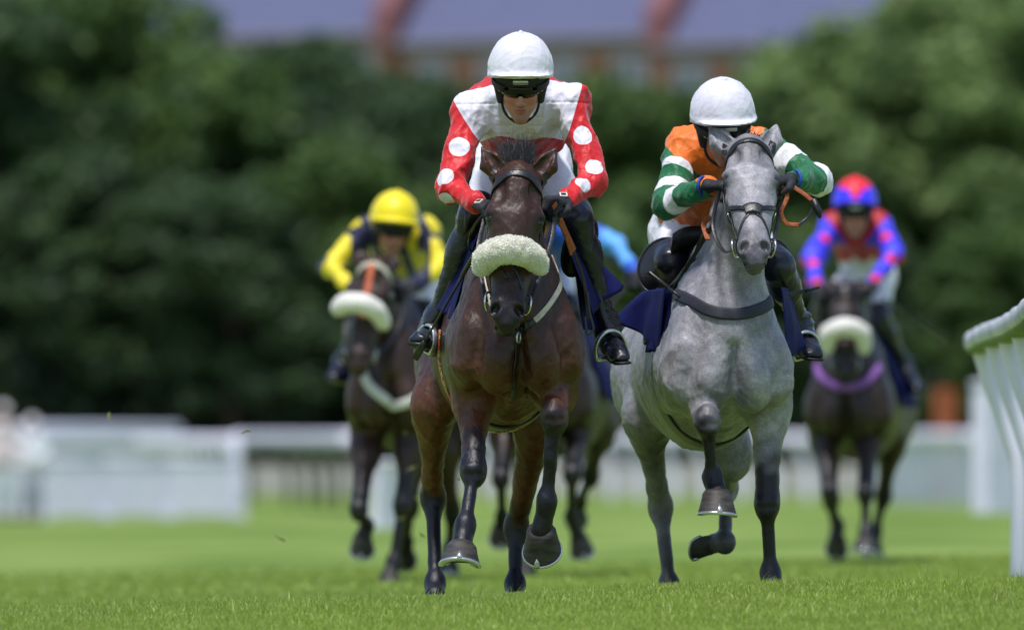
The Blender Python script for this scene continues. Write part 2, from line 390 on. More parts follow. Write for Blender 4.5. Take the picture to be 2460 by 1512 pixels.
def build_horse(S, h=.008):
    """S: the pose and colours of one horse. Joints are (u, v, dY) sights at a distance, turned into real points."""
    Yb = S['Y']
    J = lambda q: P(q[0], q[1], Yb + q[2])
    gz = 0.0
    x0 = (S['cu'] - UC) * Yb / F; yaw = S['yaw']; sc = S.get('sc', 1.0); dz = S.get('dz', 0.0)
    cy, sy = math.cos(yaw), math.sin(yaw)
    Bt = np.array([[cy, sy, 0], [-sy, cy, 0], [0, 0, 1.]])          # torso axes in world
    T = lambda x, y, z: np.array([x0, Yb, dz]) + sc * (Bt @ np.array([x, y, z]))
    E = lambda b, x, y, z, rx, ry, rz, k=.05, op='add', B=None: b.ell(T(x, y, z), np.array([rx, ry, rz]) * sc, k, Bt if B is None else Bt @ B, op)
    root = empty(S.get('name', 'horse'), (x0, Yb + .7, dz), S['label'], 'horse', S.get('group'))
    # extent
    allp = [J(q) for l in S['fore'] + S['hind'] for q in l['j']] + [J(S['poll']), J(S['muzzle']), J(S['ears'][0]), J(S['ears'][1]), T(.36, -.2, 1.5), T(-.36, -.2, .8), T(.36, 2.1, .8), T(-.36, 2.1, .8)]
    lo = np.min(allp, 0) - .14; hi = np.max(allp, 0) + .14
    b = Solid(lo, hi, h)
    # --- trunk
    E(b, 0, .75, 1.00, .242, .70, .33, .05)
    E(b, 0, .85, 1.22, .130, .72, .20, .08)
    E(b, 0, 1.15, 1.02, .225, .50, .29, .08)
    E(b, 0, 1.60, 1.04, .205, .38, .23, .08); E(b, 0, 1.50, 1.17, .12, .45, .17, .08)
    E(b, 0, .60, 1.42, .08, .30, .12, .1)
    for sg in (-1, 1):
        E(b, sg * .138, .20, 1.11, .090, .20, .30, .06, B=np.array(Matrix.Rotation(R(-18), 3, 'X') @ Matrix.Rotation(R(-sg * 13), 3, 'Y')))
        E(b, sg * .165, .08, 1.00, .070, .12, .16, .05)
        E(b, sg * .185, .34, .98, .068, .17, .17, .05)
        E(b, sg * .088, -.015, .955, .088, .110, .145, .025)
        E(b, sg * .120, 1.70, .99, .110, .24, .22, .08)
    E(b, 0, .05, 1.12, .15, .16, .24, .06)
    b.tube(T(0, -.125, 1.08), T(0, -.13, .82), (.014, .055), (.026, .075), (1, 0, 0), .032, 'sub')
    for sg in (-1, 1): b.tube(T(sg * .055, -.13, 1.09), T(sg * .030, -.135, .99), (.008, .022), (.006, .02), (1, 0, 0), .02, 'sub')
    for sg in (-1, 1):      # the groove between breast and shoulder
        b.tube(T(sg * .150, -.095, 1.08), T(sg * .185, -.045, .92), (.010, .016), (.014, .022), (1, 0, 0), .05, 'sub'); b.cap(T(sg * .175, .03, 1.06), T(sg * .195, .03, .93), .050, .062, .05)
    E(b, 0, .25, .88, .075, .22, .10, .05)
    # --- head frame
    po, mu = J(S['poll']), J(S['muzzle']); f = unit(mu - po); hs = S.get('hs', 1.0)
    n0 = np.array(S.get('facing', (0, -1, .25)), float); HB = frame(f, n0)
    Hp = lambda s_, n_, f_: po + hs * (HB @ np.array([s_, n_, f_]))
    he = lambda s_, n_, f_, r1, r2, r3, k=.03, op='add': b.ell(Hp(s_, n_, f_), np.array([r1, r2, r3]) * hs, k, HB, op)
    # --- neck
    nb1, nb2 = T(0, .30, 1.30), T(0, .12, 1.16); nt = Hp(0, -.10, .03)
    mid = lerp(nb1, nt, .55) + np.array([0, 0, .02])
    b.tube(nb1, mid, (.145 * sc, .27 * sc), (.092 * sc, .19 * sc), (1, 0, 0), .09)
    b.tube(mid, nt, (.092 * sc, .19 * sc), (.066 * sc, .12 * sc), (1, 0, 0), .05)
    b.tube(nb2, lerp(nb2, Hp(0, -.14, .16), .9), (.16 * sc, .16 * sc), (.065 * sc, .07 * sc), (1, 0, 0), .07)
    # --- head
    he(0, .0, .07, .078, .085, .11, .04)
    he(0, .015, .165, .092, .062, .125, .04)
    for sg in (-1, 1):
        he(sg * .054, -.085, .20, .040, .105, .125, .035)
        he(sg * .078, .024, .188, .024, .028, .034, .03)
        b.cap(Hp(sg * .078, -.012, .26), Hp(sg * .052, -.005, .40), .013 * hs, .009 * hs, .03)
        he(sg * .058, .062, .11, .018, .014, .035, .03, 'sub')
    b.tube(Hp(0, .018, .2), Hp(0, .012, .5), (.073 * hs, .050 * hs), (.050 * hs, .038 * hs), HB[:, 0], .04)
    b.tube(Hp(0, -.06, .22), Hp(0, -.015, .5), (.060 * hs, .085 * hs), (.050 * hs, .05 * hs), HB[:, 0], .05)
    he(0, -.005, .535, .056, .056, .066, .03)
    he(0, -.008, .592, .044, .040, .032, .02)
    he(0, -.048, .575, .034, .030, .036, .012)
    for sg in (-1, 1):
        he(sg * .036, .022, .548, .027, .028, .040, .02)
        b.ell(Hp(sg * .043, .047, .556), np.array([.0165, .030, .023]) * hs, .012, HB @ np.array(Matrix.Rotation(R(sg * 28), 3, 'Y')), 'sub')
        he(sg * .096, .050, .209, .013, .013, .015, .006, 'sub'); b.cap(Hp(sg * .066, .056, .186), Hp(sg * .098, .034, .188), .010 * hs, .009 * hs, .012)
        b.tube(Hp(sg * .030, .0, .612), Hp(sg * .050, -.045, .555), (.004, .006), (.003, .006), HB[:, 0], .006, 'sub')
    b.tube(Hp(-.03, .02, .612), Hp(.03, .02, .612), (.003, .004), (.003, .004), (0, 0, 1), .006, 'sub')
    # --- ears
    for sg, tip in zip((-1, 1), S['ears']):
        tp = J(tip); bs = Hp(sg * .058, .0, .015); ax = unit(tp - bs); m1 = lerp(bs, tp, .42) + HB[:, 0] * sg * .012
        fr = np.array(S.get('earface', (0, -1, 0)), float); sd_ = np.cross(ax, fr)
        b.tube(bs - ax * .02, m1, (.034 * hs, .028 * hs), (.044 * hs, .028 * hs), sd_, .022)
        b.tube(m1, tp, (.044 * hs, .028 * hs), (.005, .006), sd_, .01)
        fo = unit(fr - ax * np.dot(fr, ax)) * .024
        b.tube(lerp(bs, tp, .2) + fo, lerp(bs, tp, .84) + fo * .75, (.024 * hs, .018), (.010, .010), sd_, .008, 'sub')
    # --- legs
    legs = []
    for li, l in enumerate(S['fore']):
        sg = (-1, 1)[li]; el, kn, fe, co = [J(q) for q in l['j']]
        sh = T(sg * .155, .12, 1.00)
        b.cap(sh, el, .100 * sc, .080 * sc, .06)
        b.tube(el, lerp(el, kn, .85), (.078 * sc, .092 * sc), (.039 * sc, .048 * sc), (1, 0, 0), .05)
        b.ell(lerp(el, kn, .18), np.array([.080, .088, .095]) * sc, .05)
        b.cap(lerp(el, kn, .75), kn, .041 * sc, .044 * sc, .03)
        b.ell(lerp(kn, fe, -.02), np.array([.048, .045, .068]) * sc, .028)
        b.ell(kn + np.array([0, -.034, .014]) * sc, np.array([.040, .022, .026]) * sc, .012)
        b.ell(kn + np.array([0, -.032, -.026]) * sc, np.array([.036, .022, .020]) * sc, .012)
        b.ell(kn + np.array([0, .045, -.0]) * sc, np.array([.022, .022, .034]) * sc, .02)
        b.cap(lerp(kn, fe, .1), lerp(kn, fe, .93), .028 * sc, .0255 * sc, .025)
        back = np.array([0, 1., 0]); cd = unit(fe - kn); back = unit(back - cd * np.dot(back, cd))
        b.cap(lerp(kn, fe, .1) + back * .026, lerp(kn, fe, .95) + back * .028, .018 * sc, .019 * sc, .012)
        b.ell(fe, np.array([.039, .041, .050]) * sc, .03)
        b.cap(fe, co, .032 * sc, .043 * sc, .025)
        legs.append(('f', [el, kn, fe, co]))
    for li, l in enumerate(S['hind']):
        sg = (-1, 1)[li]; st, ho, fe, co = [J(q) for q in l['j']]
        hp = T(sg * .12, 1.70, .98)
        b.tube(hp, st, (.108 * sc, .19 * sc), (.078 * sc, .12 * sc), (1, 0, 0), .08)
        b.tube(st, lerp(st, ho, .8), (.080 * sc, .105 * sc), (.037 * sc, .050 * sc), (1, 0, 0), .07)
        b.cap(lerp(st, ho, .78), ho, .037 * sc, .044 * sc, .03)
        b.ell(ho, np.array([.053, .056, .078]) * sc, .022)
        b.cap(ho + np.array([0, .05, .05]) * sc, lerp(ho, fe, .2), .026 * sc, .022 * sc, .03)
        b.cap(lerp(ho, fe, .1), lerp(ho, fe, .93), .031 * sc, .0265 * sc, .025)
        b.ell(fe, np.array([.043, .045, .048]) * sc, .03)
        b.cap(fe, co, .034 * sc, .043 * sc, .025)
        legs.append(('h', [st, ho, fe, co]))
    if 'extra' in S: S['extra'](b, T, Hp)
    V, Fc = b.mesh()
    if h < .01:     # muscle strands and veins under the skin
        V = V + vnormals(V, Fc) * (folds(V * np.array([1, 1, .6]), 71, .005, 13) + folds(V, 72, .0016, 34))[:, None] * np.clip((V[:, 2] - .25) / .3, .35, 1)[:, None]
    # --- coat colours by anatomy
    body, dark, light = [np.array(c) for c in S['coat']]
    C = np.tile(body, (len(V), 1))
    def mixc(w, c):
        w = np.clip(w, 0, 1)[:, None]; C[:] = C * (1 - w) + np.asarray(c) * w
    wob = .05 * np.sin(V @ np.array([31., 17, 23])) + .04 * np.sin(V @ np.array([-47., 29, 61]))
    for kind, j in legs:
        best = np.full(len(V), 9.); par = np.zeros(len(V))
        for i in range(3):
            a, c = j[i], j[i + 1]; ab = c - a; tt = np.clip((V - a) @ ab / (ab @ ab), 0, 1); dd = np.linalg.norm(V - (a + tt[:, None] * ab), axis=1)
            m = dd < best; best[m] = dd[m]; par[m] = i + tt[m]
        near = np.clip((.16 - best) / .05, 0, 1)
        st0 = S.get('dark_f', .45) if kind == 'f' else S.get('dark_h', .62)
        if kind == 'f' and 'dark_fs' in S: st0 = S['dark_fs'][0 if j is legs[0][1] else 1]
        mixc(near * np.clip((par + wob - st0) / .3, 0, 1), dark)
    HV = (V - po) @ HB / hs
    inh = np.clip((.17 - np.abs(HV[:, 0])) / .05, 0, 1) * np.clip((HV[:, 1] + .125) / .02, 0, 1) * (HV[:, 2] < .68)
    mixc(inh * np.clip((HV[:, 2] + wob * .5 - S.get('muz0', .42)) / .12, 0, 1) * S.get('muzw', .9), S.get('muzc', dark))
    ew = np.exp(-(((np.abs(HV[:, 0]) - .09) / .035) ** 2 + ((HV[:, 1] - .015) / .04) ** 2 + ((HV[:, 2] - .205) / .035) ** 2)); mixc(np.clip(ew * 1.5, 0, 1) * .9, dark)
    for sg in (-1, 1):
        nw = np.exp(-(((HV[:, 0] - sg * .045) / .016) ** 2 + ((HV[:, 1] - .035) / .03) ** 2 + ((HV[:, 2] - .556) / .022) ** 2)); mixc(nw, dark * .4)
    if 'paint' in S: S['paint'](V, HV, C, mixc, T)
    cm = coat_material(S['mat'], S['mkind'])
    bo = mesh_obj("body", V, Fc, cm, root, attrs={"coat": ('FLOAT_COLOR', C)})
    # --- eyes
    for sg in (-1, 1):
        ey = Solid(Hp(sg * .086, .034, .207) - .04, Hp(sg * .086, .034, .207) + .04, .0025).ell(Hp(sg * .0815, .030, .208), np.array([.0175, .017, .0175]) * hs, .001, HB)
        v2, f2 = ey.mesh(); mesh_obj("eye", v2, f2, M_eye, root)
    # --- hooves
    for (kind, j), l in zip(legs, S['fore'] + S['hind']):
        hoof(root, j[3], l.get('down', (0, 0, -1)), l.get('toe', (0, -1, 0)), l.get('k', 1.0) * sc, l.get('shoe', True))
    # --- tail
    tl = S.get('tail', [(0, 1.80, 1.20), (0.01, 1.98, 1.17), (.02, 2.08, 1.02), (.04, 2.14, .74), (.05, 2.16, .55)])
    hair_lock(root, "tail", [T(*q) for q in tl], .035, .09, 700, S.get('hair', M_hairblack))
    return dict(root=root, sd=b, T=T, Hp=Hp, HB=HB, hs=hs, body=bo, legs=legs, S=S, J=J)

def hair_lock(parent, name, path, r0, r1, count, m, seed=3, wid=.004, jit=.02):
    g = np.random.default_rng(seed); pth = spline(path, 10); V, Fc = [], []
    t = np.gradient(pth, axis=0); n = len(pth)
    for _ in range(count):
        a = g.uniform(0, 6.28); rr = math.sqrt(g.uniform()); ph = g.uniform(0, 6); L = g.uniform(.6, 1.0); w = wid * g.uniform(.6, 1.4)
        base = len(V); mlen = max(3, int(n * L))
        for i in range(mlen):
            q = i / (n - 1); ti = unit(t[i]); e1 = unit(np.cross(ti, (0.3, 1, .2))); e2 = np.cross(ti, e1)
            r = (r0 + (r1 - r0) * q) * rr
            c = pth[i] + e1 * (r * math.cos(a) + jit * q * math.sin(5 * q + ph)) + e2 * (r * math.sin(a) + jit * q * math.cos(4 * q + ph))
            ww = w * (1 - .85 * i / (mlen - 1)); V += [c - e1 * ww, c + e1 * ww]
        for i in range(mlen - 1):
            o = base + 2 * i; Fc.append((o, o + 1, o + 3, o + 2))
    return mesh_obj(name, np.array(V), Fc, m, parent)

def tuft(parent, name, root_pts, dirs, length, count, m, seed=1, wid=.003, spread=.35, droop=.5):
    """free hair standing up from a patch of roots"""
    g = np.random.default_rng(seed); V, Fc = [], []
    for _ in range(count):
        i = g.integers(len(root_pts)); p = np.asarray(root_pts[i], float) + g.normal(size=3) * .010
        d = unit(np.asarray(dirs[i % len(dirs)], float) + g.normal(size=3) * spread); L = length * g.uniform(.55, 1.1)
        side = unit(np.cross(d, (0, 1, .1))); w = wid * g.uniform(.6, 1.3); k = 6; base = len(V); cv = g.normal(size=3) * .25; cv[2] -= droop
        for j in range(k):
            q = j / (k - 1); c = p + d * L * q + cv * L * q * q * .5; ww = w * (1 - q * .9); V += [c - side * ww, c + side * ww]
        for j in range(k - 1):
            o = base + 2 * j; Fc.append((o, o + 1, o + 3, o + 2))
    return mesh_obj(name, np.array(V), Fc, m, parent)

def bent_sheepskin(parent, pts, r0, r1, seed=4, h=.006, fluff=.006, flat=.8, m=None, wool=0):
    """a fleece roll along pts (thick in the middle)"""
    p = spline(pts, 24); lo, hi = p.min(0) - r1 - .04, p.max(0) + r1 + .04; s = Solid(lo, hi, h)
    for i in range(len(p) - 1):
        q = i / (len(p) - 2); r = r0 + (r1 - r0) * math.sin(math.pi * min(max(q, .0), 1)) ** .6
        s.cap(p[i], p[i + 1], r, r, .02)
    V, Fc = s.mesh(); n = vnormals(V, Fc); g = np.random.default_rng(seed)
    o = np.zeros(len(V))
    for i in range(9): o += np.sin(V @ (unit(g.normal(size=3)) * g.uniform(60, 260)) + g.uniform(0, 6)) * fluff * .35
    V = V + n * (o + g.normal(size=len(V)) * fluff * .22)[:, None]
    ob = mesh_obj("sheepskin_noseband", V, Fc, m or M_fleece, parent)
    if wool:        # short curled fibres standing off the roll
        i = g.integers(0, len(V), wool); d = n[i] + g.normal(size=(wool, 3)) * .55; d /= np.linalg.norm(d, axis=1)[:, None]; L_ = g.uniform(.003, .008, (wool, 1)); s_ = np.cross(d, g.normal(size=(wool, 3))); s_ /= np.linalg.norm(s_, axis=1)[:, None]
        p = V[i] - n[i] * .001 + g.normal(size=(wool, 3)) * .002; W2 = np.stack([p - s_ * .0012, p + s_ * .0012, p + d * L_ + s_ * .0022, p + d * L_ * .9 - s_ * .0004], 1).reshape(-1, 3)
        mesh_obj("wool_pile", W2, np.arange(wool * 4).reshape(-1, 4), mat('wool_fibre', (.93, .92, .84), .9, .03, 60, trans=.5, spec=.1), ob)
    return ob

def ring(parent, name, c, nrm, r, t, m, n=24):
    nrm = unit(nrm); e1 = unit(np.cross(nrm, (0.1, .2, 1))); e2 = np.cross(nrm, e1)
    pts = [c + r * (math.cos(a) * e1 + math.sin(a) * e2) for a in np.linspace(0, 2 * math.pi, n, endpoint=False)]
    return mesh_obj(name, *tubeg(pts, t, 8, closed=True), m, parent)

def bridle(H, cheek=M_leather, brow=None, fancy=True, w=.016, nose=True, browm=None, bwid=.026):
    sd, Hp, root, hs = H['sd'], H['Hp'], H['root'], H['hs']
    br = mesh_obj("bridle", *join([box(Hp(0, -.02, -.03), (.002, .002, .002))]), cheek, root)
    br.hide_render = False
    def strap(pts, width, th, m, nm, par=None):
        return on_surface(sd, None, width, th, name=nm, m=m, parent=par or bobj, pts=[Hp(*q) for q in pts], n=30)
    bpy.data.objects.remove(br)
    # headpiece is the carrier mesh, the rest hang from it
    q, g = sd.project(spline([Hp(-.10, -.03, .10), Hp(-.085, -.0, .03), Hp(-.05, -.03, -.02), Hp(0, -.04, -.035), Hp(.05, -.03, -.02), Hp(.085, .0, .03), Hp(.10, -.03, .10)], 30), .004)
    bobj = mesh_obj("bridle", *tubeg(q, 1, 8, flat=(.014, .003), up=g), cheek, root)
    strap([(-.098, -.03, .10), (-.09, .04, .078), (-.055, .075, .055), (0, .085, .048), (.055, .075, .055), (.09, .04, .078), (.098, -.03, .10)], bwid, .007, browm or cheek, "browband")
    for sg in (-1, 1):
        strap([(sg * .10, -.03, .09), (sg * .102, -.035, .2), (sg * .088, -.03, .32), (sg * .068, -.02, .44), (sg * .062, -.02, .49)], w, .005, cheek, "cheek_strap")
        strap([(sg * .098, -.055, .08), (sg * .100, -.075, .2), (sg * .080, -.085, .30), (sg * .064, -.06, .42)], w * .7, .005, cheek, "cheek_strap")
        for ff in (.16, .335):
            p, gg = sd.project([Hp(sg * .10, -.03, ff)], .008); ring(bobj, "buckle", p[0], gg[0], .011, .0025, M_buckle, 12)
        p, gg = sd.project([Hp(sg * .062, -.03, .495)], .012); bt = ring(bobj, "bit_ring", p[0], gg[0] + np.array([0, 0, 0]), .034 * hs, .0045, M_buckle)
    if nose: strap([(-.07, -.09, .36), (-.075, -.02, .36), (-.05, .05, .36), (0, .07, .36), (.05, .05, .36), (.075, -.02, .36), (.07, -.09, .36)], .022, .006, cheek, "noseband")
    return bobj, strap

def cloth_patch(name, parent, corners, m, nu=26, nv=18, wave=.012, seed=5, th=.004, sag=0, nwave=3, label=None):
    """a hanging piece of cloth between four world corners (top a-b, bottom d-c) with soft folds and real thickness"""
    a, b, c, d = [np.asarray(q, float) for q in corners]; g = np.random.default_rng(seed); ph = g.uniform(0, 6, 4)
    nrm = unit(np.cross(b - a, d - a)); V = np.zeros((nu, nv, 3))
    for i in range(nu):
        for j in range(nv):
            s, t = i / (nu - 1), j / (nv - 1); p = lerp(lerp(a, b, s), lerp(d, c, s), t)
            wv = math.sin(s * nwave * 3.1 + ph[0] + .8 * math.sin(3 * t + ph[1])) + .5 * math.sin(s * nwave * 7 + t * 2 + ph[2])
            V[i, j] = p + nrm * (wave * wv * (.25 + t) + sag * math.sin(math.pi * t))
    top = V.reshape(-1, 3); bot = top - nrm * th; n = nu * nv; Fc = []
    for i in range(nu - 1):
        for j in range(nv - 1):
            q = i * nv + j; Fc.append((q, q + nv, q + nv + 1, q + 1)); Fc.append((n + q, n + q + 1, n + q + nv + 1, n + q + nv))
    edge = [(i * nv, (i + 1) * nv) for i in range(nu - 1)] + [((i + 1) * nv + nv - 1, i * nv + nv - 1) for i in range(nu - 1)] + [(j + 1, j) for j in range(nv - 1)] + [((nu - 1) * nv + j, (nu - 1) * nv + j + 1) for j in range(nv - 1)]
    for p, q in edge: Fc.append((p, n + p, n + q, q))
    return mesh_obj(name, np.concatenate([top, bot]), Fc, m, parent, label=label)
def grid_shell(fn, nu, nv, th):
    """thick sheet from fn(s,t)->(point, normal)"""
    A, B = [], []
    for i in range(nu):
        for j in range(nv):
            p, n = fn(i / (nu - 1), j / (nv - 1)); A.append(p); B.append(np.asarray(p) - unit(n) * th)
    n = nu * nv; Fc = []
    for i in range(nu - 1):
        for j in range(nv - 1):
            q = i * nv + j; Fc.append((q, q + nv, q + nv + 1, q + 1)); Fc.append((n + q, n + q + 1, n + q + nv + 1, n + q + nv))
    edge = [(i * nv, (i + 1) * nv) for i in range(nu - 1)] + [((i + 1) * nv + nv - 1, i * nv + nv - 1) for i in range(nu - 1)] + [(j + 1, j) for j in range(nv - 1)] + [((nu - 1) * nv + j, (nu - 1) * nv + j + 1) for j in range(nv - 1)]
    for p, q in edge: Fc.append((p, n + p, n + q, q))
    return np.array(A + B), Fc
# ------------------------------------------------------------------ ground, path, hill
_GY = np.array([-60, 10, 36, 40, 42.6, 43.6, 45.4, 47.4, 52, 66, 80, 107, 168, 190, 218, 232, 246, 300, 340, 420, 900.])
_GZ = np.array([-.9, -.45, -.24, -.14, -.005, .018, -.004, -.035, -.03, .01, .14, .32, .385, .52, .74, 1.55, 1.8, 6.2, 8.5, 10, 14.])
def gz(x, y):
    y = np.asarray(y, float); tilt = np.interp(y, [0, 60, 120, 190, 250], [.02, .02, .016, .0, 0])
    return np.interp(y, _GY, _GZ) + tilt * np.asarray(x, float) + .006 * np.sin(np.asarray(x) * 1.7 + y * .9) * np.clip((70 - y) / 20, 0, 1) + .032 * np.exp(-((y - 43.7) / 1.0) ** 2) / (1 + np.exp(-(np.asarray(x) - .28) * 9))
def sheet(name, xs, ys, m, off=0):
    X, Y = np.meshgrid(xs, ys, indexing='ij'); Z = gz(X, Y) + off; V = np.stack([X, Y, Z], -1).reshape(-1, 3)
    i, j = np.meshgrid(np.arange(len(xs) - 1), np.arange(len(ys) - 1), indexing='ij'); q = (i * len(ys) + j).ravel()
    return tag(mesh_obj(name, V, np.stack([q, q + len(ys), q + len(ys) + 1, q + 1], 1), m), kind='structure')
M_turf = mat("turf", (.120, .200, .036), .95, .1, .45, .5, 30, spec=.05, col2=(.215, .295, .078), stretch=(1, .35, 1))
def axis(*segs):
    out = []
    for a, b, s in segs: out += list(np.arange(a, b, s))
    return np.array(out + [segs[-1][1]])
xs = axis((-400, -60, 40), (-60, -8, 4), (-8, 8, .5), (8, 60, 4), (60, 400, 40))
ys = axis((-60, 30, 10), (30, 70, .5), (70, 250, 3), (250, 900, 50))
sheet("ground", xs, ys, M_turf)
M_gravel = mat("pale_gravel", (.21, .22, .18), .95, .15, 4, .6, 20)
sheet("path", axis((-60, 60, 2)), axis((219.5, 231, 1.0)), M_gravel, .03)
def in_turf():
    """individual blades on the strip the lens has in focus, thinner behind it"""
    parts = []
    for (y0, y1, n, hmin, hmax, w) in ((39.5, 43.9, 190000, .012, .030, .0019), (43.9, 47.5, 80000, .012, .028, .0022), (47.5, 56, 60000, .015, .03, .003), (56, 70, 30000, .015, .03, .006)):
        y = rng.uniform(y0, y1, n); x = rng.uniform(-1, 1, n) * (y * .053 + .25)
        clump = .75 + .5 * (np.sin(x * 5.1 + y * 3.3) * np.sin(x * 2.3 - y * 4.7) * .5 + .5)
        hh = rng.uniform(hmin, hmax, n) * clump; tall = rng.uniform(size=n) < .012; hh[tall] *= rng.uniform(1.5, 2.4, tall.sum())
        parts.append((x, y, hh, np.full(n, w) * rng.uniform(.7, 1.4, n)))
    n = 260; x = rng.uniform(-2.4, 2.4, n); y = rng.uniform(44, 52, n); parts.append((x, y, rng.uniform(.03, .055, n), np.full(n, .0014)))
    n = 200; x = rng.uniform(1.1, 2.3, n); y = rng.uniform(44, 54, n); parts.append((x, y, rng.uniform(.06, .14, n), np.full(n, .0016)))
    x, y, hh, w = [np.concatenate(c) for c in zip(*parts)]; n = len(x)
    z = gz(x, y) - .003; a = rng.uniform(0, 6.28, n); lean = rng.uniform(0, .75, n) * hh; la = rng.uniform(0, 6.28, n)
    bx, by = np.cos(a) * w, np.sin(a) * w * .6; lx, ly = np.cos(la) * lean, np.sin(la) * lean
    V = np.empty((n, 5, 3))
    V[:, 0] = np.stack([x - bx, y - by, z], 1); V[:, 1] = np.stack([x + bx, y + by, z], 1)
    V[:, 2] = np.stack([x + bx * .8 + lx * .35, y + by * .8 + ly * .35, z + hh * .55], 1); V[:, 3] = np.stack([x - bx * .8 + lx * .35, y - by * .8 + ly * .35, z + hh * .55], 1)
    V[:, 4] = np.stack([x + lx, y + ly, z + hh], 1)
    q = np.arange(n) * 5; me_f = np.empty((n, 7), np.int64)
    me = bpy.data.meshes.new("grass"); me.vertices.add(n * 5); me.vertices.foreach_set("co", V.astype(np.float32).ravel())
    idx = np.stack([q, q + 1, q + 2, q + 3, q + 3, q + 2, q + 4], 1); me.loops.add(n * 7); me.loops.foreach_set("vertex_index", idx.astype(np.int32).ravel())
    me.polygons.add(n * 2); ls = np.stack([np.arange(n) * 7, np.arange(n) * 7 + 4], 1).ravel(); me.polygons.foreach_set("loop_start", ls.astype(np.int32)); me.update(calc_edges=True)
    c = np.ones((n, 4), np.float32); t = rng.uniform(size=n); dry = rng.uniform(size=n) < .06
    patch = .5 + .5 * np.sin(x * .9 + 1.3 * np.sin(y * .8)) 
    t = t ** 1.6; c[:, 0] = .27 + .26 * t ** 2 + .04 * patch; c[:, 1] = .38 + .27 * t ** 2 + .04 * patch; c[:, 2] = .055 + .12 * t ** 2; c[dry, 0] = .42; c[dry, 1] = .42; c[dry, 2] = .16
    at = me.attributes.new("tint", 'FLOAT_COLOR', 'POINT'); at.data.foreach_set("color", np.repeat(c, 5, 0).ravel())
    m = mat("grass_blade", (.92, .92, .92), .45, .08, 3, attr="tint", trans=.42, spec=.45); me.materials.append(m)
    o = bpy.data.objects.new("grass", me); COL.objects.link(o); tag(o, "short bright green turf grass covering the track", "grass", kind="stuff")
in_turf()
# ------------------------------------------------------------------ the bay in front
BAY = ((.046, .0165, .0068), (.0065, .0065, .0125), (.17, .06, .022))
def bay_paint(V, HV, C, mixc, T):
    z = V[:, 2]; mixc(np.clip((.98 - z) / .18, 0, 1) * np.clip((z - .35) / .1, 0, 1) * np.clip((C[:, 0] - .02) / .02, 0, 1) * .55, (.15, .045, .013))
main_spec = dict(
    label="dark bay racehorse galloping in front, white sheepskin noseband, rider in red and white", Y=44.5,
    cu=1245, yaw=-.10, coat=BAY, mat="bay_coat", mkind='bay',
    poll=(1246, 412, -.05), muzzle=(1219, 735, -.30), facing=(.02, -1, .2), hs=1.13,
    ears=((1157, 353, -.02), (1337, 353, -.02)), earface=(0, -1, 0),
    fore=[dict(j=[(1140, 930, .25), (1136, 1133, .0), (1117, 1262, -.12), (1108, 1312, -.17)], down=(-.06, -.36, -.9), toe=(-.02, -1, .3), k=1.18),
          dict(j=[(1333, 925, .22), (1331, 1003, -.17), (1313, 1205, -.12), (1300, 1272, -.10)], down=(.12, .62, -.45), toe=(-.28, -.62, -.75), k=1.14)],
    hind=[dict(j=[(1040, 975, 1.30), (1040, 1192, 1.56), (1045, 1398, 1.38), (1045, 1431, 1.30)], toe=(0, -1, 0)),
          dict(j=[(1288, 1010, 1.22), (1240, 1268, 1.48), (1237, 1402, 1.38), (1237, 1436, 1.30)], toe=(0, -1, 0))],
    dark_f=.45, dark_fs=(.5, .84), dark_h=.78, paint=bay_paint)
HM = build_horse(main_spec, .0075)
# ------------------------------------------------------------------ the grey
GREY = ((.345, .335, .37), (.013, .012, .020), (.6, .6, .62))
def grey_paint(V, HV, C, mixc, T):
    # darker quarters and lower hind end, pale face
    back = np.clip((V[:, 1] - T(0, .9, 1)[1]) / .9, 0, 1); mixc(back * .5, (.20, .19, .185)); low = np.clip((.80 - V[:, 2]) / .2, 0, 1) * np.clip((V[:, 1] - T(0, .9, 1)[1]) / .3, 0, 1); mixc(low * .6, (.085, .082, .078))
    neck = np.clip(1 - np.abs(V[:, 0] - T(.06, 0, 1)[0]) / .13, 0, 1) * np.clip((V[:, 2] - 1.12) / .1, 0, 1) * (V[:, 1] > T(0, -.2, 1)[1]); mixc(neck * .45, (.17, .155, .15))  # shade under the head, painted down the middle of the neck
grey_spec = dict(
    label="dappled grey racehorse with dark lower legs and broad black breast strap", Y=45.3,
    cu=1753, yaw=-.125, dz=-.07, coat=GREY, mat="grey_coat", mkind='grey',
    poll=(1797, 352, -.02), muzzle=(1812, 622, -.44), facing=(.03, -.9, .55), hs=1.07,
    ears=((1700, 300, .04), (1865, 297, .04)), earface=(0, -1, -.1),
    fore=[dict(j=[(1665, 930, .22), (1699, 1013, -.16), (1710, 1146, -.06), (1722, 1184, -.10)], down=(-.04, -.13, -1), toe=(.1, -1, .1), k=1.14),
          dict(j=[(1845, 945, .20), (1842, 1212, .12), (1850, 1376, .16), (1855, 1408, .13)], toe=(0, -1, 0), k=1.0)],
    hind=[dict(j=[(1550, 1000, 1.28), (1586, 1216, 1.50), (1607, 1402, 1.36), (1610, 1434, 1.30)], toe=(0, -1, 0)),
          dict(j=[(1752, 1085, 1.15), (1744, 1168, 1.55), (1741, 1302, 1.30), (1716, 1304, 1.36)], down=(-.8, .5, .25), toe=(-.3, -.1, -.9), k=.9)],
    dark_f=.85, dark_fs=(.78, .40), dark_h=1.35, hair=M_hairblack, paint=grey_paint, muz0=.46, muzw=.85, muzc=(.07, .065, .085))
HG = build_horse(grey_spec, .0075)
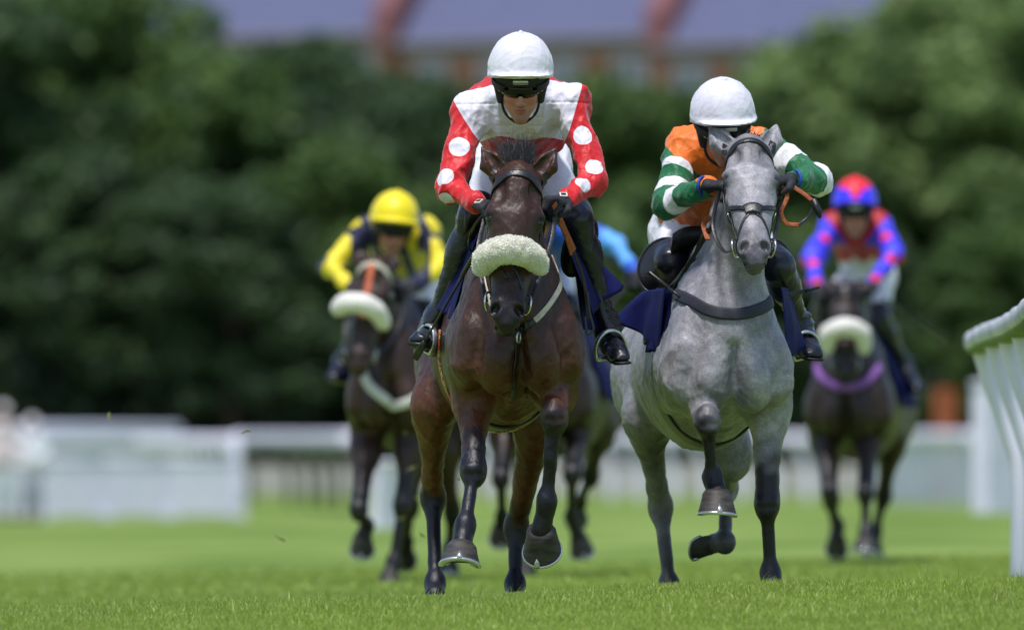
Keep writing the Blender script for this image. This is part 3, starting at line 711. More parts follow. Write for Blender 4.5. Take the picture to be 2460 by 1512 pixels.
# ------------------------------------------------------------------ riders
M_skin = mat("skin", (.92, .90, .88), .5, .1, 30, .35, 260, spec=.4, attr="skin")
M_goggle = mat("dark_goggle_lens", (.004, .004, .005), .16, .1, spec=.35)
M_shell = mat("helmet_padding", (.010, .010, .012), .7, .3, 60, .4, 200)
M_glove = mat("black_glove", (.012, .013, .02), .7, .3, 60, .6, 180)
M_boot = mat("polished_boot", (.010, .012, .022), .34, .25, 30, .35, 60, spec=.5, coat=.12)
M_badge = mat("white_badge", (.75, .75, .72), .4, .05)
M_ink = mat("badge_ink", (.02, .02, .02), .6, .05)
M_red = (.62, .006, .012); M_white = (.80, .80, .84)

def face(s, B, o, k=1.0, sh=0.0):
    """skull, face and neck in a head frame: columns side, up, forward; o = centre between the ears"""
    Hq = lambda a, f, u: o + k * (B @ np.array([a, u, f]))
    BB = np.stack([B[:, 0], B[:, 2], B[:, 1]], 1)               # side, forward, up
    e = lambda a, f, u, r1, r2, r3, kk=.02, op='add': s.ell(Hq(a, f, u), np.array([r1, r2, r3]) * k - sh, kk, BB, op)
    e(0, -.01, .035, .076, .096, .088); e(0, .03, -.035, .060, .062, .085, .03)
    for sg in (-1, 1):
        s.cap(Hq(sg * .050, .0, -.055), Hq(0, .062, -.118), .024 * k, .020 * k, .03)
        e(sg * .040, .062, -.030, .024, .022, .022, .02)
        e(sg * .074, -.006, -.018, .008, .018, .030, .008)
        e(sg * .030, .088, .006, .017, .013, .012, .012, 'sub')
        e(sg * .030, .078, .004, .014, .012, .011, .003)
        e(sg * .012, .098, -.045, .0095, .010, .009, .008)
    e(0, .078, .024, .050, .016, .011, .015)
    s.cap(Hq(0, .086, .008), Hq(0, .110, -.038), .008 * k, .0125 * k, .012)
    e(0, .080, -.074, .026, .018, .016, .012)
    e(0, .094, -.066, .021, .008, .0050, .004); e(0, .093, -.079, .019, .009, .0060, .004)
    s.tube(Hq(-.022, .102, -.0725), Hq(.022, .102, -.0725), (.0022, .004), (.0022, .004), B[:, 2], .003, 'sub')
    e(0, .076, -.112, .022, .020, .017, .018)
    return Hq, BB

def skin_tone(V, o, BB, k):
    q = (V - o) @ BB / k; C = np.tile(np.array([.50, .245, .165]), (len(V), 1))
    def mx(c, r, col, w):
        g_ = np.exp(-(((q - np.array(c)) / np.array(r)) ** 2).sum(1))[:, None] * w; C[:] = C * (1 - g_) + np.array(col) * g_
    for sg in (-1, 1): mx((sg * .042, .07, -.03), (.022, .03, .022), (.60, .20, .14), .7); mx((sg * .07, 0, -.02), (.02, .03, .03), (.60, .22, .16), .6)
    mx((0, .11, -.036), (.014, .02, .014), (.62, .22, .16), .7); mx((0, .085, -.105), (.06, .05, .030), (.33, .17, .125), .75); mx((0, .10, -.058), (.03, .03, .008), (.36, .18, .13), .5)
    mx((0, .10, -.0725), (.021, .03, .0085), (.46, .10, .085), .95); mx((0, .10, -.0725), (.022, .03, .002), (.10, .03, .03), .8)
    for sg in (-1, 1): mx((sg * .008, .11, -.052), (.005, .02, .003), (.12, .04, .03), .8)
    return C
def hand(s, wrist, d, palm_n, k=1.0, curl=1.0, grow=0.0, kk=.010):
    """palm, four curled fingers of different lengths and a thumb; d: along the palm, palm_n: out of the palm"""
    d = unit(d); n = unit(palm_n - d * np.dot(palm_n, d)); a = np.cross(d, n)
    q = lambda x, y, z: wrist + k * (a * x + d * y + n * z)
    s.tube(q(0, 0, 0), q(0, .075, 0), (.028 * k + grow, .018 * k + grow), (.040 * k + grow, .017 * k + grow), a, .015)
    lens = [(.030, .046, .0098), (.010, .050, .0102), (-.011, .047, .0098), (-.031, .038, .0088)]
    tips = []
    for x, L, r in lens:
        p = q(x, .082, .0); dd = d; ang = 0
        for j, f in enumerate((.45, .32, .25)):
            ang += curl * (55, 62, 48)[j]; a2 = R(ang); nd = d * math.cos(a2) + n * math.sin(a2); p2 = p + nd * L * f * 2.0 * k
            s.cap(p, p2, r * k * (1 - .08 * j) + grow, r * k * (.93 - .08 * j) + grow, kk if j else .014); p = p2
        tips.append(p)
    p0 = q(.034, .022, .006); p1 = q(.052, .050, .022); p2 = q(.038, .074, .042)
    s.cap(p0, p1, .0135 * k + grow, .0115 * k + grow, .012); s.cap(p1, p2, .011 * k + grow, .0095 * k + grow, .006)
    return tips

def build_rider(S, h=.0055):
    Yb = S['Y']; J = lambda q: P(q[0], q[1], Yb + q[2]); k = S.get('k', 1.0)
    shL, elL, wrL = [J(q) for q in S['arms'][0]]; shR, elR, wrR = [J(q) for q in S['arms'][1]]
    pel = J(S['pelvis']); hipL, knL, anL, toL = [J(q) for q in S['legs'][0]]; hipR, knR, anR, toR = [J(q) for q in S['legs'][1]]
    hc = J(S['head']); fw = unit(S['face']); up0 = np.array(S.get('up', (0, 0, 1.)), float); up = unit(up0 - fw * np.dot(up0, fw)); side = np.cross(fw, up)
    B = np.stack([side, up, fw], 1)     # side, up, forward
    root = empty("person", tuple((pel + shL + shR) / 3 * np.array([1, 1, 0]) + np.array([0, 0, pel[2] - .1])), S['label'], 'person')
    sh = (shL + shR) / 2; ax = unit(pel - sh); across = unit(shR - shL)
    pts = np.array([shL, elL, wrL, shR, elR, wrR, pel, hipL, knL, anL, toL, hipR, knR, anR, toR, hc + up * .2]); lo, hi = pts.min(0) - .2, pts.max(0) + .2
    cols = S['cols']
    # --- the body, one continuous figure
    b = Solid(lo, hi, max(h, .0055)); g = .014
    nk = sh + ax * .02
    Hq, BB = face(b, B, hc, k)
    b.cap(Hq(0, -.02, -.05), nk, .050 * k, .058 * k, .03)
    b.tube(sh + ax * .06, lerp(sh, pel, .6), ((.165 - g) * k, (.115 - g) * k), ((.135 - g) * k, (.10 - g) * k), across, .05)
    b.tube(lerp(sh, pel, .6), pel, ((.135 - g) * k, (.10 - g) * k), ((.150 - g) * k, (.115 - g) * k), across, .05)
    for s_, e_, w_ in ((shL, elL, wrL), (shR, elR, wrR)):
        b.cap(lerp(s_, sh, .3), s_, .06 * k, .052 * k, .05); b.cap(s_, e_, .046 * k, .036 * k, .03); b.cap(e_, w_, .036 * k, .024 * k, .02)
    hd = []
    for i, w_ in enumerate((wrL, wrR)):
        dd, pn = S['hands'][i]; hand(b, w_, np.array(dd, float), np.array(pn, float), k * .96, kk=.006)
    for h_, n_, a_, t_ in ((hipL, knL, anL, toL), (hipR, knR, anR, toR)):
        b.cap(pel, h_, .10 * k, .09 * k, .05); b.cap(h_, n_, .078 * k, .052 * k, .03); b.tube(n_, a_, (.048 * k, .050 * k), (.024 * k, .026 * k), across, .03)
        b.cap(a_, J(S['heels'][0 if t_ is toL else 1]), .022 * k, .018 * k, .02); b.cap(J(S['heels'][0 if t_ is toL else 1]), lerp(J(S['heels'][0 if t_ is toL else 1]), t_, .85), .018 * k, .014 * k, .02)
    V, Fc = b.mesh(); mesh_obj("body", V, Fc, M_skin, root, attrs={"skin": ('FLOAT_COLOR', skin_tone(V, hc, BB, k))})
    # --- silks
    j = Solid(lo, hi, h)
    wt = S.get('waist', .72)
    j.tube(sh + ax * .05, lerp(sh, pel, .45), (.172 * k, .125 * k), (.158 * k, .118 * k), across, .06)
    j.tube(lerp(sh, pel, .45), lerp(sh, pel, wt), (.158 * k, .118 * k), (.150 * k, .115 * k), across, .05)
    j.cap(lerp(nk, Hq(0, -.02, -.05), .25), nk, .060 * k, .075 * k, .04)
    if 'hump' in S: j.ell(J(S['hump'][0]), np.array(S['hump'][1]) * k, .09)
    ra = S.get('sleeve', (.064, .058, .052, .036))
    for s_, e_, w_ in ((shL, elL, wrL), (shR, elR, wrR)):
        j.cap(lerp(s_, sh, .45) + ax * .02, s_, .092 * k, ra[0] * 1.12 * k, .05); j.cap(s_, e_, ra[0] * k, ra[1] * k, .05)
        j.cap(e_, lerp(e_, w_, .96), ra[2] * k, ra[3] * k, .035)
    V, Fc = j.mesh(); n = vnormals(V, Fc)
    o = folds(V * np.array([1, 1, .55]), S.get('seed', 3), .013, 11) + folds(V * np.array([1, 1, .7]), S.get('seed', 3) + 1, .004, 26)
    V = V + n * (np.clip(o, -.016, .02) * S.get('fold', 1))[:, None]
    if 'relief' in S: V = V + n * S['relief'](V, J)[:, None]
    zones = S['zones'](V, dict(sh=sh, shL=shL, shR=shR, elL=elL, elR=elR, wrL=wrL, wrR=wrR, pel=pel, ax=ax, across=across, B=B, hc=hc, J=J, sd=j))
    mt = pattern_mat(S['name'] + "_silk", cols, ["zone_%d" % i for i in range(len(zones))], .50, .2, .34)
    jk = mesh_obj("silk_jacket", V, Fc, mt, root, attrs={"zone_%d" % i: ('FLOAT', z) for i, z in enumerate(zones)})
    if S.get('collar', True):
        cpts = [Hq(.052 * math.sin(a), .012 + .052 * math.cos(a), -.105) for a in np.linspace(-2.2, 2.2, 14)]
        mesh_obj("collar", *tubeg(cpts, 1, 8, flat=(.018, .004), up=[unit(p - Hq(0, .012, -.105)) for p in cpts]), mt if S.get('collar_silk') else mat(S['name'] + "_collar", S.get('collarc', M_white), .6, .05), root)
    # --- breeches
    br = Solid(lo, hi, h); br.tube(lerp(sh, pel, .62), pel, (.140 * k, .110 * k), (.155 * k, .125 * k), across, .05)
    for h_, n_ in ((hipL, knL), (hipR, knR)):
        br.cap(pel, h_, .12 * k, .105 * k, .05); br.tube(h_, n_, (.094 * k, .098 * k), (.056 * k, .058 * k), across, .04)
    V, Fc = br.mesh(); V = V + vnormals(V, Fc) * (folds(V, 9, .005, 14))[:, None]
    mesh_obj("breeches", V, Fc, mat(S['name'] + "_breeches", S.get('breech', (.78, .78, .84)), .6, .05, 20, .4, 60), root)
    # --- boots
    for i, (n_, a_, t_, h_) in enumerate(((knL, anL, toL, hipL), (knR, anR, toR, hipR))):
        lo2, hi2 = np.min([n_, a_, t_], 0) - .14, np.max([n_, a_, t_], 0) + .14
        bt = Solid(lo2, hi2, h); d = unit(a_ - n_); heel = J(S['heels'][i]); top = lerp(n_, h_, S.get('boot_over', .12))
        bt.cap(top, n_, .080 * k, .068 * k, .02)
        bt.tube(n_, lerp(n_, a_, .35), (.062 * k, .062 * k), (.059 * k, .064 * k), across, .03)
        bt.tube(lerp(n_, a_, .3), a_, (.058 * k, .062 * k), (.036 * k, .040 * k), across, .04)
        bt.cap(a_, heel, .038 * k, .030 * k, .03)
        fd = unit(t_ - heel); sdv = unit(np.cross(fd, a_ - heel)); dn = np.cross(fd, sdv); dn = dn if np.dot(dn, a_ - heel) < 0 else -dn
        bt.tube(lerp(heel, a_, .45), lerp(t_, a_, .04), (.043 * k, .052 * k), (.042 * k, .033 * k), sdv, .04); bt.cap(a_, lerp(heel, t_, .4), .042 * k, .034 * k, .05)
        bt.tube(heel - dn * .0, t_ + fd * .02, (.030 * k, .022 * k), (.036 * k, .014 * k), sdv, .02)
        V, Fc = bt.mesh(); nn = vnormals(V, Fc); q = (V - n_) @ d / np.linalg.norm(a_ - n_)
        cre = np.exp(-((q - .93) / .16) ** 2) * (1 - np.abs(np.sin(q * 26 + 3 * np.sin(V @ np.array([14., 9, 21]))))) ** 1.5 * .008
        V = V + nn * (cre - .002 + folds(V, 5 + i, .0025, 22))[:, None]
        bo = mesh_obj("boot", V, Fc, S.get('bootm', M_boot), root)
        V, Fc = tubeg([heel + dn * .030 * k - fd * .022, lerp(heel, t_, .3) + dn * .028 * k, lerp(heel, t_, .75) + dn * .026 * k, t_ + fd * .04 + dn * .016 * k], 1, 10, flat=(.036 * k, .006), up=[dn] * 4)
        mesh_obj("boot_sole", V, Fc, M_leather, bo)
    # --- gloves
    for i, (w_, e_) in enumerate(((wrL, elL), (wrR, elR))):
        dd, pn = [np.array(q, float) for q in S['hands'][i]]; dd = unit(dd)
        gl = Solid(w_ - .16, w_ + .16, .0042); hand(gl, w_, dd, pn, k * 1.04, grow=.0022, kk=.006); gl.cap(lerp(w_, e_, .10), w_, .034 * k, .031 * k, .01)
        V, Fc = gl.mesh(); go = mesh_obj("glove", V, Fc, S.get('glovem', M_glove), root)
        if S.get('tabs'):
            c = gl.hit(*S['tabs'][i]); q, gg = gl.project([c], .003); e1 = unit(np.cross(gg[0], (0, 0, 1))); e2 = np.cross(gg[0], e1)
            Bx = np.stack([e1, e2, gg[0]], 1); mesh_obj("wrist_tab", *box(q[0], (.030, .026, .006), Bx), M_badge, go, smooth=False)
            mesh_obj("tab_mark", *join([box(q[0] + gg[0] * .0035 + e2 * dy, (.020, .0035, .002), Bx) for dy in (-.006, 0, .006)]), M_ink, go, smooth=False)
    # --- helmet
    hk = k * S.get('hk', 1.0); Hh = lambda a, f, u: hc + hk * (B @ np.array([a, u, f])); hr = S.get('helm', (.130, .148, .148)); co = .058
    m0 = Solid(Hh(0, 0, .07) - .25, Hh(0, 0, .07) + .25, .005)
    m0.ell(Hh(0, -.016, .055), np.array([.110, .132, .120]) * hk, .01, BB)
    for sg in (-1, 1): m0.cap(Hh(sg * .088, -.012, .03), Hh(sg * .076, .012, -.062), .026 * hk, .018 * hk, .02)
    m0.tube(Hh(0, .085, -.005), Hh(0, .2, -.010), (.076 * hk, .034 * hk), (.09 * hk, .045 * hk), side, .012, 'sub')
    m0.tube(Hh(0, .06, -.075), Hh(0, .2, -.08), (.058 * hk, .09 * hk), (.07 * hk, .10 * hk), side, .012, 'sub')
    m0.ell(Hh(0, -.01, -.115), np.array([.09, .16, .075]) * hk, .012, BB, 'sub')
    m0.ell(Hh(0, -.01, .01), np.array([.074, .094, .10]) * hk, .004, BB, 'sub')
    V, Fc = m0.mesh(); hel = mesh_obj("helmet", V, Fc, M_shell, root)
    cp = Solid(Hh(0, 0, .07) - .3, Hh(0, 0, .07) + .3, .005)
    cp.ell(Hh(0, -.012, co), np.array(hr) * hk, .01, BB)
    cp.plane(Hh(0, .13, .092), -(up - fw * .45))
    pk = Hh(0, .055, .078)
    pkB = BB @ np.array(Matrix.Rotation(R(21), 3, 'X'))
    pe = Solid(Hh(0, 0, .07) - .3, Hh(0, 0, .07) + .3, .005); pe.ell(Hh(0, .030, .050), np.array([.122, .156, .013]) * hk, .01, pkB); pe.plane(Hh(0, .01, 0), -fw)
    D = np.maximum(cp.D, -9); A, Bd = cp.D, pe.D; hh = np.maximum(.018 - np.abs(A - Bd), 0) / .018; cp.D = np.minimum(A, Bd) - hh * hh * .018 * .25
    cp.cap(Hh(0, -.02, co + hr[2] * .99), Hh(0, -.02, co + hr[2] * 1.03), .012, .010, .012)
    V, Fc = cp.mesh(); q = (V - Hh(0, -.012, co)) @ BB; az = np.arctan2(q[:, 0], q[:, 1]); seam = np.abs(np.sin(az * 3 + .0)) ; n = vnormals(V, Fc)
    ups = np.clip((q[:, 2] - .40 * q[:, 1] + .01) / .03, 0, 1)
    V = V + n * (ups * (.0022 * np.exp(-(seam / .10) ** 2) + .5 * folds(V, 21, .0035, 30)) + (1 - ups) * .6 * folds(V, 22, .0045, 30))[:, None]
    cz = S['capzones'](V, q) if 'capzones' in S else []
    mesh_obj("helmet_cap", V, Fc, pattern_mat(S['name'] + "_cap", S['capcols'], ["cz_%d" % i for i in range(len(cz))], S.get('caprough', .38), .1, .22), hel, attrs={"cz_%d" % i: ('FLOAT', z) for i, z in enumerate(cz)})
    # badge on the brow of the helmet
    bp = Hh(0, .121, .056); bB = BB @ np.array(Matrix.Rotation(R(-18), 3, 'X'))
    if S.get('badge', True):
        V, Fc = tubeg([bp - side * .030 * hk, bp - side * .028 * hk, bp + side * .028 * hk, bp + side * .030 * hk], [.5, 1, 1, .5], 12, flat=(.0085, .004), up=[bB[:, 1]] * 4)
        mesh_obj("badge", V, Fc, M_badge, hel)
        if S.get('badge_text'):
            cu = bpy.data.curves.new("badge_text", 'FONT'); cu.body = S['badge_text']; cu.size = .0125; cu.align_x = 'CENTER'; cu.align_y = 'CENTER'; cu.extrude = .0006
            to = bpy.data.objects.new("badge_text_curve", cu); COL.objects.link(to); dg = bpy.context.evaluated_depsgraph_get(); me = bpy.data.meshes.new_from_object(to.evaluated_get(dg))
            vv = np.array([v.co[:] for v in me.vertices]); fc = [tuple(p.vertices) for p in me.polygons]; bpy.data.objects.remove(to)
            Wv = bp + bB[:, 1] * .0052 - vv[:, :1] * bB[:, 0] + vv[:, 1:2] * bB[:, 2] + vv[:, 2:] * bB[:, 1]
            mesh_obj("badge_text", Wv, fc, M_ink, hel, smooth=False)
            for sg in (-1, 1):
                c0 = bp + side * sg * .0255 + bB[:, 1] * .0050; mesh_obj("badge_dot", *tubeg([c0, c0 + bB[:, 1] * .0012], .0022, 8), M_ink, hel)
    # --- goggles
    gg = Solid(Hq(0, .09, 0) - .16, Hq(0, .09, 0) + .16, .0035); gg.ell(Hq(0, .030, .004), np.array([.082, .078, .060]) * k, .004, BB)
    gg.plane(Hq(0, 0, .028), up); gg.plane(Hq(0, 0, -.020), -up); gg.plane(Hq(0, .045, 0), -fw)
    gg.ell(Hq(0, .128, -.030), np.array([.016, .04, .020]) * k, .006, BB, 'sub')
    V, Fc = gg.mesh(); go = mesh_obj("goggles", V, Fc, M_goggle, root)
    sp = [Hh(.112 * math.sin(a), -.012 + .134 * math.cos(a), .018) for a in np.linspace(.62, 2 * math.pi - .62, 30)]
    mesh_obj("goggle_strap", *tubeg(sp, 1, 8, flat=(.014, .003), up=[unit(p - Hh(0, -.012, .018)) for p in sp]), S.get('strapm', M_shell), go)
    for sg in (-1, 1):
        c0 = Hq(sg * .076, .052, .004); mesh_obj("goggle_clip", *tubeg([c0, c0 + side * sg * .009 * k + fw * .006], .011 * k, 12), mat("yellow_plastic", (.55, .45, .03), .4), go)
    # chin strap
    cs = [Hq(sg * a, f, u) for sg, a, f, u in ((-1, .078, .012, -.05), (-1, .058, .03, -.115), (0, 0, .062, -.142), (1, .058, .03, -.115), (1, .078, .012, -.05))]
    mesh_obj("chin_strap", *tubeg(spline(cs, 20), .006, 6), M_shell, hel)
    return dict(root=root, j=j, Hq=Hq, J=J, k=k, wr=(wrL, wrR))

def whip(p0, p1, handle, label, group=None, flap=True, col=None):
    p0, p1 = np.asarray(p0, float), np.asarray(p1, float)
    root = empty("whip", tuple(p0), label, "whip", group); m1 = lerp(p0, p1, handle)
    mesh_obj("grip", *tubeg([p0, lerp(p0, m1, .05), m1], [.013, .010, .009], 10), M_leather, root)
    mesh_obj("shaft", *tubeg([m1, p1], [.007, .0045], 8), col or M_leather, root)
    if flap:
        d = unit(p1 - p0); mesh_obj("flap", *tubeg([p1, p1 + d * .03, p1 + d * .10], [.6, 1, .9], 8, flat=(.016, .008), up=[np.array([0, 1, 0])] * 3), M_leather, root)
    return root
def seg_par(V, a, b):
    ab = b - a; t = np.clip((V - a) @ ab / (ab @ ab), 0, 1); return t, np.linalg.norm(V - (a + t[:, None] * ab), axis=1)
def arm_par(V, d, side):
    s, e, w = (d['shL'], d['elL'], d['wrL']) if side < 0 else (d['shR'], d['elR'], d['wrR'])
    t1, d1 = seg_par(V, s, e); t2, d2 = seg_par(V, e, w); L1, L2 = np.linalg.norm(e - s), np.linalg.norm(w - e)
    near = d2 < d1; return np.where(near, 1 + t2, t1), np.minimum(d1, d2), L1, L2
def cut(V, p, n): return -((V - p) @ unit(n))
def dots(V, d, spots, inner=0.0):
    o = np.full(len(V), 9.)
    for u, v, r in spots:
        c = d['sd'].hit(u, v); o = np.minimum(o, np.linalg.norm(V - c, axis=1) - r)
    return o
def back_dots(V, d, rad, n=7, seed=2):
    """the same spots on the side of the sleeves turned away"""
    o = np.full(len(V), 9.); g = np.random.default_rng(seed)
    for sd_ in (-1, 1):
        s, e, w = (d['shL'], d['elL'], d['wrL']) if sd_ < 0 else (d['shR'], d['elR'], d['wrR'])
        for q in (.35, .75, 1.2, 1.65):
            p = lerp(s, e, q) if q < 1 else lerp(e, w, q - 1)
            for off in ((sd_ * .35, .9, .2), (-sd_ * .5, .8, -.3)): o = np.minimum(o, np.linalg.norm(V - (p + unit(off) * .055), axis=1) - rad * .9)
    return o
def sstep(x, w): return .5 + .5 * np.tanh(x / w)
def vest_relief(V, J):
    c = J((1250, 300, .3)); x = np.abs(V[:, 0] - c[0]); z = V[:, 2]; zt, zb = J((0, 246, .3))[2], J((0, 328, .3))[2]
    pan = sstep(x - .028, .003) * sstep(.098 - x, .003) * sstep(zt - z, .003) * sstep(z - zb, .003)
    quilt = np.exp(-(((z - zb) % .032 - .016) / .004) ** 2)
    yoke = np.exp(-((z - zt - .004 * np.sin(V[:, 0] * 9)) / .003) ** 2)
    zipl = np.exp(-((V[:, 0] - c[0] - .004 * np.sin(z * 40)) / .0035) ** 2)
    return .006 * pan - .003 * quilt * pan - .004 * yoke + .004 * zipl
def main_zones(V, d):
    J = d['J']
    tL, dL, _, _ = arm_par(V, d, -1); tR, dR, _, _ = arm_par(V, d, 1)
    sl = np.minimum(np.maximum(cut(V, J((1118, 288, .40)), (-.83, .1, -.55)), dL - .135), np.maximum(cut(V, J((1380, 262, .40)), (.95, .1, -.3)), dR - .135))
    front = V[:, 2] - J((1250, 331, .4))[2] + .006 * np.sin(V[:, 0] * 30)
    upn = unit(np.cross(d['across'], d['ax'])); upn = upn if upn[2] > 0 else -upn; back = -((V - d['sh']) @ upn - .075)
    body = np.maximum(np.minimum(front, back), -(np.minimum(dL, dR) - .07)) * 1.0
    tail = np.maximum(V[:, 2] - J((1250, 352, .4))[2], (V[:, 1] - (d['sh'][1] + .15)))
    body = np.maximum(body, -tail)
    dt = np.minimum(dots(V, d, [(1103, 352, .042), (1067, 425, .040), (1072, 482, .037), (1400, 322, .043), (1428, 398, .038), (1405, 438, .040), (1118, 420, .0)]), back_dots(V, d, .04))
    return [sl, body, dt]
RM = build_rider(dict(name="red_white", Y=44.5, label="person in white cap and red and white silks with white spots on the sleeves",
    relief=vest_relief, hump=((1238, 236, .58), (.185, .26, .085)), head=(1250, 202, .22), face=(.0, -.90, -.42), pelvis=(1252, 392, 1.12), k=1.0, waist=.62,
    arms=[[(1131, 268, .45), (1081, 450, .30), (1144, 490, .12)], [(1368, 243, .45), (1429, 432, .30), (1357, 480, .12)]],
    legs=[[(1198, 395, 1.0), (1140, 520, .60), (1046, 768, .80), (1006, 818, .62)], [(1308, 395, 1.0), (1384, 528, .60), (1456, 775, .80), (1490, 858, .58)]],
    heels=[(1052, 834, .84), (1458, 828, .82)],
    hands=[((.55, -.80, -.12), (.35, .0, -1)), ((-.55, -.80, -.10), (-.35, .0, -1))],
    cols=[(.72, .69, .81), M_red, (.52, .010, .018), (.76, .74, .84)], zones=main_zones, capcols=[(.74, .72, .80)], badge_text="CHAMPION",  # whites tinted lilac to carry the cool skylight cast
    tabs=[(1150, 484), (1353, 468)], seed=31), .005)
def hoops(V, d, bands, side):
    t, dd, L1, L2 = arm_par(V, d, side); o = np.full(len(V), 9.)
    for a, b in bands:
        L = L1 if a < 1 else L2; o = np.minimum(o, np.maximum(a - t, t - b) * L)
    return np.maximum(o, dd - .13)
def grey_zones(V, d):
    J = d['J']; tL, dL, _, _ = arm_par(V, d, -1); tR, dR, _, _ = arm_par(V, d, 1)
    sl = np.minimum(np.maximum(cut(V, J((1625, 372, .4)), (-.62, .1, -.72)), dL - .13), np.maximum(cut(V, J((1822, 352, .4)), (.9, 0, -.3)), dR - .13))
    hp = np.minimum(hoops(V, d, [(.40, .53), (.70, .86), (1.16, 1.34)], -1), hoops(V, d, [(.10, .22), (.42, .66), (.93, 1.10)], 1))
    return [sl, hp]
RG = build_rider(dict(name="orange_green", Y=45.3, label="person in orange silks with green and white hooped sleeves, riding the grey horse",
    head=(1735, 308, .16), face=(.20, -.86, -.50), up=(-.06, 0, 1), pelvis=(1650, 552, 1.05), k=1.0, waist=.80,
    arms=[[(1640, 352, .42), (1606, 488, .20), (1700, 447, -.02)], [(1822, 352, .38), (1962, 432, .16), (1899, 432, -.05)]],
    legs=[[(1625, 575, 1.0), (1612, 628, .60), (1590, 760, .90), (1570, 815, .7)], [(1790, 575, 1.0), (1868, 640, .60), (1922, 780, .85), (1952, 850, .62)]],
    heels=[(1590, 810, .93), (1918, 826, .86)], sleeve=(.064, .062, .062, .040),
    hands=[((.8, -.55, .05), (.1, .2, -1)), ((-.75, -.6, -.05), (-.1, .2, -1))],
    cols=[(.80, .17, .008), (.004, .135, .045), M_white], zones=grey_zones, capcols=[(.74, .72, .80)], caprough=.28, seed=57, collarc=(.8, .17, .01), collar=False), .005)  # lilac in the white cap stands in for cool daylight
for w_ in RG['wr']:
    d_ = 1 if w_[0] > 1735 * 0 + RG['Hq'](0, 0, 0)[0] else -1
    c = w_ + np.array([d_ * .02, .012, 0]); ring(RG['root'], "blue_cuff", c, (d_ * .8, .5, 0), .037, .006, mat("blue_cuff", (.01, .06, .4), .6))
# ------------------------------------------------------------------ tack of the two horses in front
def rein(root, name, pts, w=.018, t=.005, m=None, n=30):
    p = spline(pts, n); up = [np.array([0.15, -1, .3])] * len(p)
    return mesh_obj(name, *tubeg(p, 1, 8, flat=(w / 2, t / 2), up=up), m or M_leather, root)
def saddle_set(H, patches, flaps, seat=True, label=None):
    root, sd, T = H['root'], H['sd'], H['T']
    def fn(s, t):
        y = .50 + .42 * s; x = -.16 + .32 * t; z = 1.52 + .07 * (2 * s - 1) ** 2 + .02 * math.cos(t * 6.28)
        return T(x, y, z - .9 * x * x * 3), (0, 0, 1)
    V, Fc = grid_shell(fn, 12, 14, .05); s = mesh_obj("saddle", V, Fc, M_leather, root)
    for i, (c, rx, rz, tilt, yd) in enumerate(flaps):
        cc = H['J'](c); ax = np.array([math.cos(tilt), 0, math.sin(tilt)]); up = np.array([-math.sin(tilt), 0, math.cos(tilt)])
        sg = -1 if i == 0 else 1
        def fl(s_, t_):
            a = 2 * math.pi * t_; r = max(s_, .001)
            return cc + ax * rx * r * math.cos(a) + up * rz * r * math.sin(a) + np.array([0, yd * (r * r) + .22 * sg * rx * r * math.cos(a) * 2, 0]), (0, -1, 0)
        V, Fc = grid_shell(fl, 10, 33, .014); mesh_obj("saddle_flap", V, Fc, M_leather, s)
        a = np.linspace(0, 2 * math.pi, 33); mesh_obj("flap_welt", *tubeg([fl(1, q)[0] for q in np.linspace(0, 1, 32, endpoint=False)], .006, 6, closed=True), mat("welt_leather", (.03, .03, .035), .35, .2, 40), s)
    for k, (cs, kw) in enumerate(patches):
        cloth_patch("saddle_cloth", root, [H['J'](q) for q in cs], M_navy, seed=20 + k, **kw)
    return s
def stirrup(H, s, rider_ankle, top, c, nrm, r=.062, bar=.0065):
    root = H['root']; J = H['J']; cc = J(c); p = [J(top), lerp(J(top), cc, .5) + np.array([0, .01, 0]), cc + np.array([0, 0, r])]
    l = mesh_obj("stirrup_leather", *tubeg(spline(p, 12), 1, 8, flat=(.012, .003), up=[np.array([0, -1, .1])] * 13), M_leather, s)
    n = unit(nrm); up = unit(J(top) - cc); up = unit(up - n * np.dot(up, n)); e = np.cross(up, n)
    pts = [cc + e * r * .95 * math.sin(a) + up * (r * 1.1 * math.cos(a) if math.cos(a) > -.45 else -.5 * r) for a in np.linspace(0, 2 * math.pi, 34, endpoint=False)]
    mesh_obj("stirrup_iron", *tubeg(pts, 1, 8, closed=True, flat=(.012, bar), up=[unit(q - cc) for q in pts]), M_steel, s)
    return l
# ---- bay
bb, st = bridle(HM, brow=None, w=.015, nose=False, bwid=.030)
Hp = HM['Hp']; J = HM['J']; sdm = HM['sd']; rt = HM['root']
st([(-.075, -.07, .375), (-.078, 0, .372), (-.052, .055, .37), (0, .072, .37), (.052, .055, .37), (.078, 0, .372), (.075, -.07, .375)], .022, .006, M_leather, "noseband")
fl = [J(q) for q in ((1157, 640, -.23), (1175, 613, -.31), (1222, 598, -.37), (1270, 610, -.33), (1296, 638, -.24))]
bent_sheepskin(bb, fl, .030, .042, h=.005, fluff=.0022, wool=26000)
st([(-.045, .055, .395), (-.03, .07, .42), (-.012, .075, .44)], .010, .004, M_leather, "nose_strap"); st([(.0, .075, .395), (.03, .07, .42), (.055, .05, .47)], .010, .004, M_leather, "nose_strap")
# forelock standing up in the wind, and the mane behind it
g = np.random.default_rng(4)
roots = [Hp(x, -.01 + .02 * y, -.01 + .035 * y) for x in np.linspace(-.028, .028, 7) for y in (-1, 0, 1)]
tuft(rt, "forelock", roots, [(x, .15, 1) for x in (-.5, -.42, -.2, -.12, .05, .1, .3, .42)], .118, 2200, M_hairblack, 5, .0015, .10, .25)
crest = [lerp(Hp(0, -.05, -.03), HM['T'](0, .42, 1.52), q) + np.array([0, 0, .035 * math.sin(3.14 * q)]) for q in np.linspace(0, 1, 24)]
tuft(rt, "mane", crest, [(.7, .2, .5)] * 3, .10, 900, M_hairblack, 8, .003, .3, 1.0)
